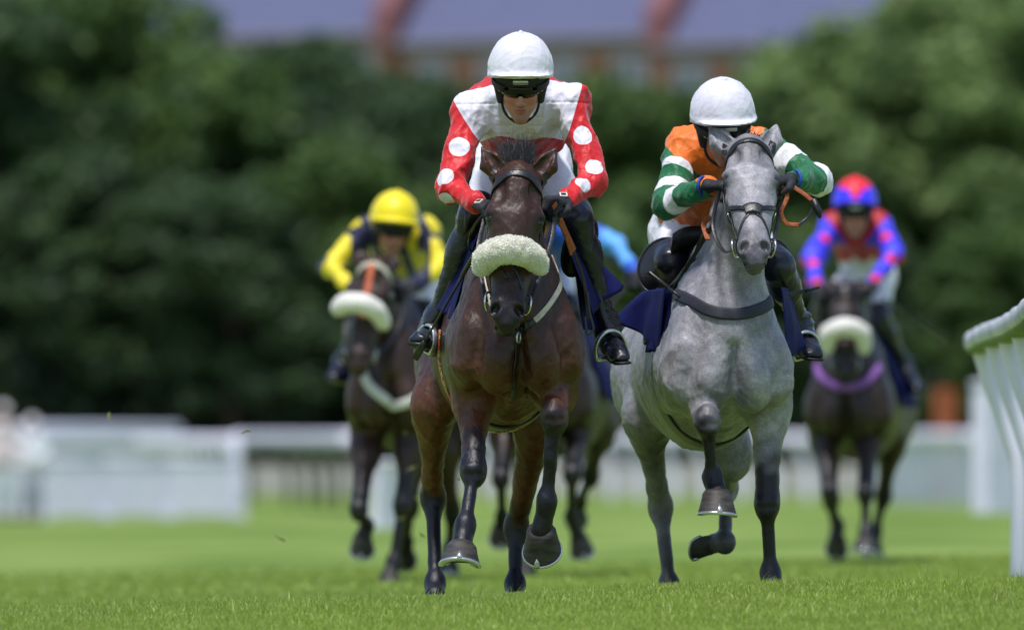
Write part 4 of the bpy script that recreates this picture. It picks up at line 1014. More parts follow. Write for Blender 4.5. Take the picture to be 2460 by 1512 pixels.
# breast collar: cream webbing, black Y with a steel ring
on_surface(sdm, [(1160, 660), (1168, 700), (1188, 742), (1212, 775)], .024, .005, name="breast_collar", m=M_cream, parent=rt, ymin=44.3)
bc = on_surface(sdm, [(1352, 604), (1354, 650), (1340, 700), (1312, 740), (1281, 772)], .024, .005, name="breast_collar", m=M_cream, parent=rt, ymin=44.3)
on_surface(sdm, [(1283, 770), (1262, 785), (1243, 800)], .026, .007, name="collar_strap", m=M_leather, parent=rt, ymin=44.3)
on_surface(sdm, [(1208, 772), (1224, 788), (1238, 800)], .026, .007, name="collar_strap", m=M_leather, parent=rt, ymin=44.3)
on_surface(sdm, [(1240, 820), (1240, 860), (1236, 900), (1232, 945), (1232, 960)], .022, .005, name="collar_strap", m=M_leather, parent=rt, ymin=44.3)
pr, gr = sdm.project([sdm.hit(1241, 810, 44.3)], .010); ring(rt, "collar_ring", pr[0], gr[0], .021, .004, M_steel)
# girth across the belly
T = HM['T']
def girth_of(H, y, w, m, name="girth"):
    pts = [H['T'](.27 * math.sin(a), y, 1.02 - .34 * math.cos(a)) for a in np.linspace(-1.75, 1.75, 20)]
    return on_surface(H['sd'], None, w, .008, name=name, m=m, parent=H['root'], pts=pts, n=40)
girth_of(HM, .56, .10, M_leather); girth_of(HM, .74, .05, mat("striped_webbing", (.5, .08, .06), .7, .1, 60, col2=(.55, .5, .12), thr=(.48, .52)), "overgirth")
sM = saddle_set(HM, [
    ([(1150, 560, .42), (1112, 600, .7), (1050, 742, .75), (1092, 775, .36)], dict(wave=.014, nwave=2)),
    ([(1358, 590, .42), (1392, 580, .75), (1490, 690, .85), (1412, 765, .45)], dict(wave=.018, nwave=2)),
    ([(1370, 590, .55), (1380, 585, .85), (1450, 800, .95), (1410, 790, .55)], dict(wave=.010, nwave=2))],
    [((1150, 590, .62), .050, .115, R(18), .05), ((1392, 590, .62), .060, .125, R(-20), .05)])
stirrup(HM, sM, None, (1100, 640, .66), (1022, 822, .70), (-.75, -.55, .1), .064)
stirrup(HM, sM, None, (1425, 640, .68), (1466, 838, .68), (.45, -.85, -.25), .070)
# reins: from the bit to the hands and loose ends
wl, wr = RM['wr']; hL = wl + np.array([.045, -.07, -.02]); hR = wr + np.array([-.045, -.07, -.02])
bitL, bitR = Hp(-.075, -.04, .49), Hp(.075, -.04, .49)
rein(rt, "rein", [bitL, J((1148, 610, -.05)), J((1160, 540, .02)), hL]); rein(rt, "rein", [bitR, J((1318, 600, -.08)), J((1330, 540, .0)), hR])
rein(rt, "rein", [hL, J((1138, 545, .10)), J((1125, 590, .30)), J((1150, 620, .50))], .012)
rein(rt, "rein", [J((1330, 490, .0)), J((1352, 545, .12)), J((1378, 602, .25))], .028, .007, M_brown)
rein(rt, "rein", [J((1338, 505, .05)), J((1356, 560, .14)), J((1372, 612, .2))], .012, .006, M_brown)
for q, w_ in ((((1376, 600, .25), (1398, 660, .30), (1408, 720, .32), (1412, 770, .32)), .013), (((1410, 700, .30), (1416, 750, .30), (1425, 790, .30), (1410, 800, .3), (1405, 760, .3)), .010)):
    rein(rt, "rein", [J(a) for a in q], w_)
whip(J((1140, 610, .02)), J((1020, 820, .35)), .25, "long black whip slanting beside the front bay horse down to its rider's boot", flap=True)
# ---- grey
Hp = HG['Hp']; J = HG['J']; sdg = HG['sd']; rt = HG['root']
bg_, st = bridle(HG, w=.015, nose=False, bwid=.026)
pad = st([(-.035, .07, .385), (0, .08, .378), (.035, .07, .385)], .052, .012, M_leather, "nose_pad")
st([(-.085, -.03, .30), (-.080, .02, .335), (-.05, .055, .365), (0, .075, .385), (.05, .055, .365), (.080, .02, .335), (.085, -.03, .30)], .020, .007, M_leather, "noseband")
for sg in (-1, 1): st([(sg * .012, .07, .40), (sg * .04, .055, .43), (sg * .062, .01, .50), (sg * .055, -.05, .53)], .010, .005, M_leather, "nose_strap")
roots = [Hp(x, .0, .0 + .03 * y) for x in np.linspace(-.02, .02, 5) for y in (-1, 0, 1)]
tuft(rt, "forelock", roots, [(x, -.1, .8) for x in np.linspace(-.5, .5, 7)], .045, 300, M_hairblack, 6, .003, .6, .4)
crest = [lerp(Hp(0, -.05, -.03), HG['T'](0, .42, 1.52), q) + np.array([0, 0, .035 * math.sin(3.14 * q)]) for q in np.linspace(0, 1, 24)]
tuft(rt, "mane", crest, [(.9, .2, .2)] * 3, .09, 700, M_hairblack, 9, .003, .25, 1.0)
on_surface(sdg, [(1622, 706), (1660, 722), (1700, 744), (1742, 754), (1790, 752), (1832, 738), (1868, 716)], .050, .010, name="breast_collar", m=mat("padded_band", (.022, .024, .038), .65, .2, 40, .4, 160), parent=rt)
on_surface(sdg, [(1604, 702), (1614, 706), (1626, 710)], .050, .008, name="collar_end", m=M_cream, parent=rt)
girth_of(HG, .52, .11, M_leather)
sG = saddle_set(HG, [
    ([(1600, 690, .30), (1548, 698, .6), (1476, 765, .75), (1592, 850, .32)], dict(wave=.014, nwave=2)),
    ([(1612, 700, .28), (1575, 690, .55), (1545, 845, .55), (1590, 845, .28)], dict(wave=.010, nwave=2)),
    ([(1876, 690, .40), (1905, 695, .75), (1940, 820, .8), (1900, 860, .40)], dict(wave=.010, nwave=2))],
    [((1592, 638, .62), .095, .118, R(-28), .06), ((1872, 640, .62), .062, .115, R(16), .05)])
stirrup(HG, sG, None, (1900, 700, .7), (1934, 838, .72), (.45, -.85, -.2), .066)
stirrup(HG, sG, None, (1590, 700, .7), (1582, 812, .80), (-.2, -.9, 0), .062)
wl, wr = RG['wr']; hL = wl + np.array([.05, -.05, 0]); hR = wr + np.array([-.05, -.05, 0])
bitL, bitR = Hp(-.075, -.05, .49), Hp(.075, -.05, .49)
rein(rt, "rein", [bitL, J((1735, 600, -.22)), J((1712, 540, -.1)), hL], .016)
rein(rt, "rein", [bitR, J((1862, 560, -.25)), J((1872, 500, -.12)), hR], .016)
rein(rt, "rein", [J((1712, 540, -.06)), J((1650, 640, .2)), J((1605, 700, .45)), J((1590, 760, .55))], .018)
rein(rt, "rein", [J((1700, 548, -.02)), J((1672, 600, .15)), J((1655, 690, .3)), J((1650, 720, .35))], .012)
rein(rt, "rein", [J((1706, 520, .0)), J((1690, 540, .02)), J((1700, 575, -.04))], .022, .007, M_brown)
rein(rt, "rein", [hR, J((1890, 470, -.12)), J((1876, 508, -.14)), J((1888, 536, -.14)), J((1918, 540, -.12))], .018, .007, M_brown)
rein(rt, "rein", [hR + np.array([.01, 0, 0]), J((1925, 462, -.1)), J((1955, 486, -.1))], .018, .007, M_brown)
rein(rt, "rein", [J((1918, 540, -.12)), J((1940, 522, -.1)), J((1958, 490, -.1)), J((1962, 515, -.1))], .014)
mesh_obj("rein_buckle", *tubeg([J((1952, 478, -.1)), J((1966, 508, -.1)), J((1970, 524, -.1))], [.014, .017, .005], 8), M_leather, rt)
whip(J((1560, 655, .25)), J((1632, 712, .10)), .6, "thin dark whip crossing the breast strap beside the black saddle flap of the grey horse", flap=False)
whip(J((1895, 708, .20)), J((1968, 690, .22)), .5, "short dark whip end poking out beside the right hip strap of the grey horse", flap=False)
# ------------------------------------------------------------------ the three behind
DARK = ((.036, .0165, .0095), (.008, .0065, .007), (.10, .05, .03))
def simple_tack(H, R_, fleece, browc=None, extra=None):
    bb, st = bridle(H, w=.02, nose=True, browm=browc, bwid=.034)
    if fleece: bent_sheepskin(bb, [H['J'](q) for q in fleece], .036, .047, h=.011, fluff=.002)
    Hp = H['Hp']
    if R_:
        for w_, sg in zip(R_['wr'], (-1, 1)): rein(H['root'], "rein", [Hp(sg * .075, -.04, .49), lerp(Hp(sg * .075, -.04, .49), w_, .5) + np.array([sg * .02, 0, -.05]), w_ + np.array([0, -.06, 0])])
    T = H['T']
    def cl(sg): return [T(sg * .12, .45, 1.42), T(sg * .13, 1.0, 1.40), T(sg * .31, 1.05, 1.0), T(sg * .30, .45, .98)]
    for sg in (-1, 1): cloth_patch("saddle_cloth", H['root'], cl(sg), M_navy, seed=40 + sg, wave=.012, nu=14, nv=10)
    def fn(s, t):
        x = -.14 + .28 * t; return T(x, .50 + .40 * s, 1.47 + .06 * (2 * s - 1) ** 2 - 2 * x * x), (0, 0, 1)
    V, Fc = grid_shell(fn, 8, 10, .05); mesh_obj("saddle", V, Fc, M_leather, H['root'])
    girth_of(H, .58, .10, M_leather)
    return bb, st
H1 = build_horse(dict(label="very dark racehorse with white sheepskin noseband and orange face strap under the yellow rider", Y=61.0,
    cu=945, yaw=.10, coat=DARK, mat="dark_coat", mkind='bay', poll=(905, 632, -.05), muzzle=(862, 868, -.30), facing=(-.22, -1, .2), hs=1.08,
    ears=((862, 600, -.02), (950, 612, -.02)),
    fore=[dict(j=[(880, 1060, .22), (862, 1225, -.15), (882, 1262, .12), (871, 1286, .10)], down=(0, .55, -.6), toe=(-.1, -.6, -.7)),
          dict(j=[(990, 1060, .20), (966, 1216, .05), (944, 1350, .0), (936, 1376, -.03)])],
    hind=[dict(j=[(995, 1090, 1.25), (985, 1215, 1.5), (975, 1300, 1.75), (972, 1322, 1.78)], down=(0, .9, -.2), toe=(0, -.3, -.9)),
          dict(j=[(1065, 1080, 1.25), (1086, 1225, 1.45), (1080, 1318, 1.5), (1076, 1340, 1.48)])], muz0=.6), .013)
def yellow_zones(V, d):
    tL, dL, L1, L2 = arm_par(V, d, -1); tR, dR, _, _ = arm_par(V, d, 1)
    arm = np.minimum(dL, dR) - .075
    body = np.abs(((V[:, 0] - d['sh'][0]) + .35 * (V[:, 2] - d['sh'][2])) % .15 - .075) - .048
    t = np.where(dL < dR, tL, tR); seam = np.minimum(np.abs(t - .30), np.abs(t - 1.0)) * .28 - .016
    front = (V[:, 1] - d['sh'][1] - .05)
    y = np.where(arm < 0, -seam, -body * 0 + body)
    inner = np.where(dL < dR, (V[:, 0] - lerp(d['shL'], d['elL'], .5)[0]), (lerp(d['shR'], d['elR'], .5)[0] - V[:, 0])) - .012
    return [np.where(arm < 0, np.maximum(y, inner), y)]
R1 = build_rider(dict(name="yellow_navy", Y=61.0, label="person in yellow and navy striped silks with a bright yellow cap",
    head=(944, 549, .22), face=(.12, -.92, -.36), up=(.10, 0, 1), pelvis=(985, 660, 1.12), k=1.0, waist=.7,
    arms=[[(882, 552, .42), (792, 642, .30), (842, 688, .10)], [(1022, 552, .42), (1058, 645, .30), (984, 690, .10)]],
    legs=[[(940, 690, .95), (880, 760, .6), (822, 868, .85), (800, 905, .65)], [(1010, 690, .95), (1022, 760, .6), (1066, 880, .85), (1085, 920, .65)]],
    heels=[(826, 906, .86), (1062, 918, .86)], hands=[((.5, -.85, -.1), (.2, 0, -1)), ((-.6, -.8, 0), (-.2, 0, -1))],
    cols=[(.008, .010, .055), (.80, .66, .015)], zones=yellow_zones, capcols=[(.86, .70, .010)], badge=False, collar=False, glovem=M_glove), .010)
bb, st = simple_tack(H1, R1, [(812, 742, -.24), (830, 728, -.30), (866, 728, -.35), (902, 745, -.32), (922, 778, -.24)], mat("pale_browband", (.45, .43, .33), .7, .3, 90))
st([(-.0, .085, .05), (.0, .08, .15), (-.0, .085, .25), (.0, .08, .34)], .036, .008, mat("orange_strap", (.50, .10, .025), .6), "face_strap")
on_surface(H1['sd'], [(870, 850), (880, 900), (905, 948), (945, 972), (990, 962), (1040, 900)], .055, .03, name="breast_collar", m=mat("fleece_collar", (.62, .60, .55), .9, .1, 40, .5, 200), parent=H1['root'], ymin=60.9, n=24)
rein(H1['root'], "rein", [H1['J'](q) for q in ((962, 700, .1), (985, 735, .3), (1002, 775, .4))], .045, .01, mat("orange_strap", (.50, .10, .025)))
# the one hidden behind the leader
H2 = build_horse(dict(label="nearly black racehorse almost hidden behind the front bay horse, only its legs and flank showing", Y=62.5,
    cu=1312, yaw=.12, coat=((.022, .0125, .009), (.007, .006, .008), (.1, .05, .03)), mat="dark_coat", mkind='bay', poll=(1290, 640, -.05), muzzle=(1285, 860, -.30), facing=(0, -1, .2),
    ears=((1258, 610, 0), (1322, 610, 0)),
    fore=[dict(j=[(1215, 1030, .22), (1203, 1150, -.15), (1206, 1240, .05), (1203, 1262, .10)], down=(0, .6, -.6), toe=(0, -.6, -.7)),
          dict(j=[(1385, 1030, .20), (1374, 1140, -.15), (1372, 1240, .02), (1390, 1290, .05)], down=(.15, .5, -.7), toe=(.2, -.7, -.6))],
    hind=[dict(j=[(1262, 1060, 1.25), (1252, 1210, 1.5), (1262, 1335, 1.40), (1266, 1362, 1.35)], down=(0, -.1, -1)),
          dict(j=[(1440, 1030, 1.25), (1418, 1140, 1.5), (1392, 1205, 1.8), (1384, 1225, 1.85)], down=(0, .9, -.2), toe=(0, -.3, -.9))]), .014)
def blue_zones(V, d):
    tR, dR, _, _ = arm_par(V, d, 1); tL, dL, _, _ = arm_par(V, d, -1); return [np.minimum(np.abs(tR - 1.2) * .28 - .15, np.abs(tR - .2) * .2 - .03)]
R2 = build_rider(dict(name="blue_silks", Y=62.5, label="person in two tone blue silks mostly hidden behind the leading rider, one sleeve showing",
    head=(1290, 520, .2), face=(0, -.9, -.42), pelvis=(1300, 660, 1.1), k=1.0,
    arms=[[(1225, 545, .42), (1190, 620, .3), (1225, 680, .1)], [(1378, 552, .42), (1478, 588, .30), (1528, 655, .12)]],
    legs=[[(1270, 680, .95), (1235, 740, .6), (1215, 860, .85), (1205, 890, .65)], [(1335, 680, .95), (1370, 740, .6), (1395, 860, .85), (1405, 895, .65)]],
    heels=[(1218, 890, .86), (1392, 894, .86)], hands=[((.5, -.85, -.1), (.2, 0, -1)), ((-.2, -.9, -.3), (-.2, 0, -1))],
    cols=[(.012, .10, .62), (.10, .38, .85)], zones=blue_zones, capcols=[(.012, .10, .62)], badge=False, collar=False), .010)
simple_tack(H2, R2, None)
whip(P(1455, 622, 62.3), P(1530, 672, 62.6), .9, "orange brown whip held by the hidden rider in blue", flap=False, col=mat("orange_strap", (.5, .1, .025)))
H3 = build_horse(dict(label="dark brown racehorse with white sheepskin noseband and lilac breast strap", Y=66.6,
    cu=2036, yaw=.13, coat=((.024, .0135, .010), (.008, .0065, .008), (.1, .05, .03)), mat="dark_coat", mkind='bay', poll=(2030, 690, -.05), muzzle=(2029, 905, -.32), facing=(0, -1, .2),
    ears=((1982, 668, 0), (2078, 672, 0)),
    fore=[dict(j=[(1978, 1040, .22), (1992, 1182, -.10), (2012, 1262, .06), (2010, 1292, .05)], down=(0, .75, -.4), toe=(-.05, -.4, -.9)),
          dict(j=[(2086, 1045, .20), (2078, 1186, -.10), (2078, 1276, -.14), (2076, 1298, -.20)], down=(0, -.3, -.95), toe=(0, -1, .3), k=1.15)],
    hind=[dict(j=[(1990, 1060, 1.25), (1996, 1200, 1.5), (2008, 1285, 1.7), (2010, 1300, 1.75)], down=(0, .9, -.2), toe=(0, -.3, -.9)),
          dict(j=[(2140, 1060, 1.25), (2122, 1188, 1.5), (2102, 1276, 1.5), (2096, 1300, 1.48)])]), .014)
def rb_zones(V, d):
    tL, dL, _, _ = arm_par(V, d, -1); tR, dR, _, _ = arm_par(V, d, 1)
    sl = np.minimum(np.maximum(cut(V, lerp(d['shL'], d['elL'], .02), (-.7, 0, -.6)), dL - .13), np.maximum(cut(V, lerp(d['shR'], d['elR'], .02), (.7, 0, -.6)), dR - .13))
    sp = np.full(len(V), 9.)
    for s, e, w, sg in ((d['shL'], d['elL'], d['wrL'], -1), (d['shR'], d['elR'], d['wrR'], 1)):
        for q in (.45, 1.15, 1.8):
            c = lerp(s, e, q) if q < 1 else lerp(e, w, q - 1)
            for o in ((0, -1, .1), (sg, .3, 0), (0, 1, 0)): sp = np.minimum(sp, np.linalg.norm(V - (c + unit(o) * .055), axis=1) - .034)
    z0 = d['J']((0, 640, .4))[2]; x = V[:, 0] - d['sh'][0]
    wb = np.maximum(np.abs(V[:, 2] - z0 + .0) - .035 - .03 * np.clip(np.cos(x * 60), 0, 1), -(np.minimum(dL, dR) - .075))
    return [sl, sp, wb]
def rb_cap(V, q):
    az = np.arctan2(q[:, 0], q[:, 1]); el = q[:, 2] / .108; return [(.66 - .34 * np.clip(np.cos(az * 3), 0, 1) ** 3 - q[:, 2] / .148) * .1]
R3 = build_rider(dict(name="red_blue", Y=66.6, label="person in red and blue silks and cap with red spots on blue sleeves",
    head=(2053, 510, .22), face=(0, -.97, -.22), pelvis=(2085, 640, 1.12), k=1.0, waist=.9,
    arms=[[(1998, 540, .42), (1952, 622, .28), (1962, 692, .06)], [(2112, 540, .42), (2146, 612, .28), (2092, 682, .06)]],
    legs=[[(2060, 665, .95), (1985, 720, .6), (1952, 800, .85), (1935, 840, .65)], [(2112, 665, .95), (2110, 765, .6), (2170, 872, .85), (2204, 935, .6)]],
    heels=[(1950, 838, .86), (2176, 925, .86)], hands=[((.3, -.9, -.1), (.2, 0, -1)), ((-.3, -.9, 0), (-.2, 0, -1))],
    cols=[(.48, .006, .018), (.045, .04, .95), (.85, .012, .03), (.75, .75, .8)], zones=rb_zones, capcols=[(.045, .04, .95), (.85, .012, .03)], capzones=rb_cap, badge=True, collar=False, seed=12), .010)
bb, st = simple_tack(H3, R3, [(1986, 838, -.26), (1990, 800, -.33), (2030, 784, -.38), (2070, 800, -.33), (2075, 838, -.26)])
on_surface(H3['sd'], [(1955, 872), (1975, 905), (2000, 925), (2040, 930), (2080, 918), (2110, 880)], .045, .02, name="breast_collar", m=mat("lilac_web", (.25, .10, .38), .8), parent=H3['root'], ymin=66.4, n=24)
whip(P(2128, 720, 66.5), P(2258, 806, 67.2), .3, "thin black whip carried out to the side by the rider in red and blue", flap=True)
# ------------------------------------------------------------------ rails, panels, markers
M_plastic = mat("white_plastic", (.78, .755, .92), .4, .06, 3, col2=(.84, .81, .95))  # lavender base puts the blue of the skylight into the white
M_dirty = mat("weathered_plastic", (.50, .50, .64), .45, .25, 6, col2=(.78, .79, .84), bump=.2)
M_underside = mat("dark_green_underside", (.16, .22, .06), .9, .3, 12)  # dark green for the strip along the rail's lower side
def gzf(x, y): return float(gz(x, y))
def running_rail(pts, spacing, label, group=None, h=1.18, goose=.38, rr=.06, pr=.024, off=(1, 0), lipped=False, pm=None):
    """plastic rail along pts (x, y) with goose-neck posts; off: which way the posts bend out"""
    pts = [np.array(p, float) for p in pts]; L = [0]
    for a, b in zip(pts, pts[1:]): L.append(L[-1] + np.linalg.norm(b - a))
    at = lambda s: np.array([np.interp(s, L, [p[0] for p in pts]), np.interp(s, L, [p[1] for p in pts])])
    root = empty("running_rail", (pts[0][0], pts[0][1], gzf(*pts[0])), label, "rail", group)
    n = max(2, int(L[-1] / .25)); line = []
    for s in np.linspace(0, L[-1], n):
        p = at(s); line.append([p[0], p[1], gzf(*p) + h])
    line = np.array(line); up = [np.array([0, 0, 1.])] * n
    rad = np.ones(n)
    if lipped: rad = 1 + .10 * np.abs(np.sin(np.linspace(0, L[-1], n) / .33 * math.pi))
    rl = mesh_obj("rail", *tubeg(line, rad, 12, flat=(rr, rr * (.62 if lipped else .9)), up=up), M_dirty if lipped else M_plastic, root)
    if lipped: mesh_obj("rail_underside", *tubeg(line - np.array([0, 0, rr * .62]), rad * .92, 10, flat=(rr * .86, rr * .28), up=up), M_underside, rl)
    s = spacing * .12
    o = np.array([off[0], off[1], 0.])
    while s < L[-1]:
        p = at(s); b = np.array([p[0], p[1], gzf(*p)]); t = b + np.array([0, 0, h - rr * .5]); ft = b + o * goose
        pp = spline([t, t + o * goose * .30 - np.array([0, 0, h * .16]), t + o * goose * .78 - np.array([0, 0, h * .38]), ft + np.array([0, 0, h * .42]), ft + np.array([0, 0, -.06])], 24)
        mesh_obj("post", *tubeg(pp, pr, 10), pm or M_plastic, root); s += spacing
    return root
# near rail, coming towards the lens on the right
running_rail([(2.285, 55.8), (2.235, 51.5), (2.165, 46.5), (2.13, 44.0)], 2.0, "near white running rail on the right with bent posts and a grimy ribbed top", h=1.17, goose=.19, rr=.070, pr=.040, lipped=True)
# far rails
def X(u, Y): return (u - UC) * Y / F
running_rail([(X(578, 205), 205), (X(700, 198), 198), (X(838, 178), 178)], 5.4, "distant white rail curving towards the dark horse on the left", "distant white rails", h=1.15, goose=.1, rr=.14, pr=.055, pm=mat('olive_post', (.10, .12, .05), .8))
running_rail([(X(1160, 214), 214), (X(1500, 214), 214)], .72, "distant white rail with close set hoop posts between the two leading horses", "distant white rails", h=1.15, goose=.2, rr=.12, pr=.085)
running_rail([(X(1500, 214), 214), (X(1960, 212), 212)], .72, "distant white rail with close set posts behind the grey horse", "distant white rails", h=1.15, goose=.2, rr=.12, pr=.085)
running_rail([(X(2080, 206), 206), (X(2340, 200), 200)], .60, "distant white rail ending at the white marker block on the right", "distant white rails", h=1.2, goose=.2, rr=.12, pr=.085)
def panel(u0, u1, Y0, Y1, h, label):
    a = np.array([X(u0, Y0), Y0]); b = np.array([X(u1, Y1), Y1]); c = (a + b) / 2; L = np.linalg.norm(b - a); d = (b - a) / L
    z = min(gzf(*a), gzf(*b)); Rm = np.array([[d[0], -d[1], 0], [d[1], d[0], 0], [0, 0, 1]])
    root = empty("panel_fence", (c[0], c[1], z), label, "fence panel", "white panels along the track on the left")
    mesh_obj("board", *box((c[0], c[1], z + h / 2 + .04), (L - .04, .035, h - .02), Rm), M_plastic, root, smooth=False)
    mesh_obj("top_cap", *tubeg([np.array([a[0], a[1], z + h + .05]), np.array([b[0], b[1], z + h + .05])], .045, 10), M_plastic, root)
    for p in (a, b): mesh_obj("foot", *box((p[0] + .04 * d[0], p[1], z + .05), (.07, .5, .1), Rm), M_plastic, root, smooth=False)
    return root
us = [-60, 95, 245, 395, 560]; nm = ["outermost white fence panel at the left edge of the track", "white fence panel second from the left edge", "white fence panel third from the left edge", "last white fence panel beside the round topped post"]
for i in range(4): panel(us[i], us[i + 1], 166 + .7 * i, 166.7 + .7 * i, .80, nm[i])
gpz = gzf(X(566, 169.5), 169.5); ep = empty("end_post", (X(566, 169.5), 169.5, gpz), "thick white post with rounded top at the end of the white panels", "post")
pts = [np.array([X(566, 169.5), 169.5, gpz + q]) for q in (0, .3, .8, 1.12, 1.22, 1.26)]
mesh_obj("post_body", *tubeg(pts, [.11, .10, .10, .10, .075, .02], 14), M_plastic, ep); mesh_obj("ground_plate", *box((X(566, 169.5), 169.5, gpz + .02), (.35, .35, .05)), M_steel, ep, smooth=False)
def block(u0, u1, Y, h, label, lean=0, taper=0, dx=.35):
    x0, x1 = X(u0, Y), X(u1, Y); z = gzf((x0 + x1) / 2, Y); root = empty("marker_board", ((x0 + x1) / 2, Y, z), label, "marker board")
    w = x1 - x0; m = x0 + w * .38
    V = np.array([[x0, Y, z], [m, Y - .22, z], [x1, Y + .1, z], [x1, Y + .16, z], [m, Y - .15, z], [x0, Y + .06, z]]); T_ = V + np.array([0, 0, h]); c = V.mean(0); T_[:, 0] = c[0] + (T_[:, 0] - c[0]) * (1 - taper) + lean
    Fc = [(0, 1, 7, 6), (1, 2, 8, 7), (2, 3, 9, 8), (3, 4, 10, 9), (4, 5, 11, 10), (5, 0, 6, 11), (6, 7, 8, 9, 10, 11), (5, 4, 3, 2, 1, 0)]
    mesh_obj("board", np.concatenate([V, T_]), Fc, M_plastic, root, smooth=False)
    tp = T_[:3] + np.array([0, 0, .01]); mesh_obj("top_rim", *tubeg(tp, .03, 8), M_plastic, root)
    return root
block(2334, 2440, 107, 1.20, "tall white folded marker board standing behind the near rail")
block(884, 962, 100, .56, "small white wedge shaped board between the legs of the dark horse on the left", lean=.02, taper=.5)
op = empty("marker_post", (X(2270, 216), 216, gzf(X(2270, 216), 216)), "orange brown board standing upright behind the distant rail on the right", "post")
M_or = mat("orange_paint", (.34, .085, .03), .8, .3, 4)
mesh_obj("board", *box((X(2270, 216), 216, gzf(X(2270, 216), 216) + 1.05), (.40, .06, 2.1)), M_or, op, smooth=False)
mesh_obj("stake", *box((X(2270, 216), 216.06, gzf(X(2270, 216), 216) + .9), (.08, .06, 1.9)), M_or, op, smooth=False)
FR = "overlapping white rails at the far left"
running_rail([(X(40, 184), 184), (X(150, 186), 186), (X(270, 190), 190), (X(420, 206), 206)], .22, "tallest curved white rail behind the fence panels on the left", FR, h=1.30, goose=.12, rr=.13, pr=.04)
running_rail([(X(-40, 178), 178), (X(230, 182), 182), (X(400, 186), 186)], .24, "middle white rail just above the fence panels at the far left", FR, h=1.12, goose=.12, rr=.11, pr=.04)
running_rail([(X(330, 174), 174), (X(450, 172), 172), (X(568, 171), 171)], .24, "white rail running up to the round topped post", FR, h=1.12, goose=.12, rr=.12, pr=.04)
# ------------------------------------------------------------------ figure in pale clothes at the edge of the track
def bystander(u, Y, turn, label, coat_c, legs_c, hc, h=1.66):
    x = X(u, Y); z = gzf(x, Y); root = empty("person", (x, Y, z), label, "person"); k = h / 1.75; c, s_ = math.cos(turn), math.sin(turn)
    W_ = lambda a, b, q: np.array([x + k * (a * c - b * s_), Y + k * (a * s_ + b * c), z + k * q])
    ac = unit(W_(1, 0, 0) - W_(0, 0, 0)); fwd = unit(W_(0, -1, 0) - W_(0, 0, 0)); Bf = np.stack([np.cross(fwd, [0, 0, 1.]), [0, 0, 1.], fwd], 1)
    lo, hi = W_(0, 0, 0) - (.6, .6, .1), W_(0, 0, 1.9) + (.6, .6, .1)
    J_ = dict(sl=W_(-.19, 0, 1.43), sr=W_(.19, 0, 1.43), el=W_(-.27, .03, 1.15), er=W_(.26, -.02, 1.15), wl=W_(-.22, -.14, .95), wr=W_(.18, -.22, 1.02), pl=W_(0, 0, .95), kl=W_(-.10, -.02, .50), kr=W_(.12, -.06, .50), al=W_(-.11, .03, .09), ar=W_(.14, .0, .09))
    b = Solid(lo, hi, .016); Hq, BB = face(b, Bf, W_(0, -.03, 1.66), k)
    b.cap(Hq(0, -.02, -.05), W_(0, 0, 1.42), .05, .06, .03); b.tube(W_(0, 0, 1.36), W_(0, 0, .98), (.14, .09), (.13, .09), ac, .05)
    for s0, e, w, pn in (('sl', 'el', 'wl', 1), ('sr', 'er', 'wr', -1)):
        b.cap(J_[s0], J_[e], .045, .036); b.cap(J_[e], J_[w], .036, .024); hand(b, J_[w], fwd * .6 + np.array([0, 0, -.8]), ac * pn, k * .95, .6)
    for kn, an in (('kl', 'al'), ('kr', 'ar')): b.cap(J_['pl'], J_[kn], .08, .05); b.cap(J_[kn], J_[an], .05, .032); b.cap(J_[an], J_[an] + fwd * .14 - (0, 0, .04), .035, .03)
    V, Fc = b.mesh(); mesh_obj("body", V, Fc, M_skin, root, attrs={"skin": ('FLOAT_COLOR', skin_tone(V, W_(0, -.03, 1.66), BB, k))})
    j = Solid(lo, hi, .016); j.tube(W_(0, 0, 1.40), W_(0, 0, .92), (.175, .125), (.175, .14), ac, .05); j.cap(W_(0, 0, 1.42), W_(0, 0, 1.49), .085, .065, .04)
    for s0, e, w in (('sl', 'el', 'wl'), ('sr', 'er', 'wr')): j.cap(J_[s0], J_[e], .068, .056, .04); j.cap(J_[e], lerp(J_[e], J_[w], .92), .054, .042, .03)
    V, Fc = j.mesh(); V = V + vnormals(V, Fc) * folds(V, 5, .008, 9)[:, None]; mesh_obj("jacket", V, Fc, mat("jacket_%s" % label[12:22].replace(" ", "_"), coat_c, .8, .1, 6), root)
    t = Solid(lo, hi, .016)
    for kn, an in (('kl', 'al'), ('kr', 'ar')): t.cap(J_['pl'], J_[kn], .105, .075, .05); t.cap(J_[kn], J_[an], .075, .06, .03)
    mesh_obj("trousers", *t.mesh(), mat("trousers_%s" % label[12:22].replace(" ", "_"), legs_c, .8, .1, 6), root)
    for an in ('al', 'ar'):
        q = Solid(lo, hi, .016); q.tube(J_[an] + (0, 0, -.03), J_[an] + fwd * .18 + (0, 0, -.06), (.05, .045), (.045, .03), ac, .02); mesh_obj("shoe", *q.mesh(), M_leather, root)
    hh = Solid(Hq(0, 0, 0) - .2, Hq(0, 0, 0) + .25, .012); hh.ell(Hq(0, -.015, .045), (.085, .10, .09), .01, BB); hh.plane(Hq(0, 0, .035), -Bf[:, 1]); hh.ell(Hq(0, .07, .045), (.07, .09, .012), .01, BB)
    mesh_obj("cap", *hh.mesh(), mat("flat_cap", hc, .7), root)
bystander(6, 160, .5, "person in a pale pink and white jacket standing at the left edge by the panels", (.72, .62, .66), (.66, .68, .76), (.70, .68, .70), 1.60)
bystander(78, 161, -.4, "person in a white jacket and grey trousers standing in front of the first white panel", (.70, .72, .78), (.38, .40, .50), (.72, .72, .76), 1.42)
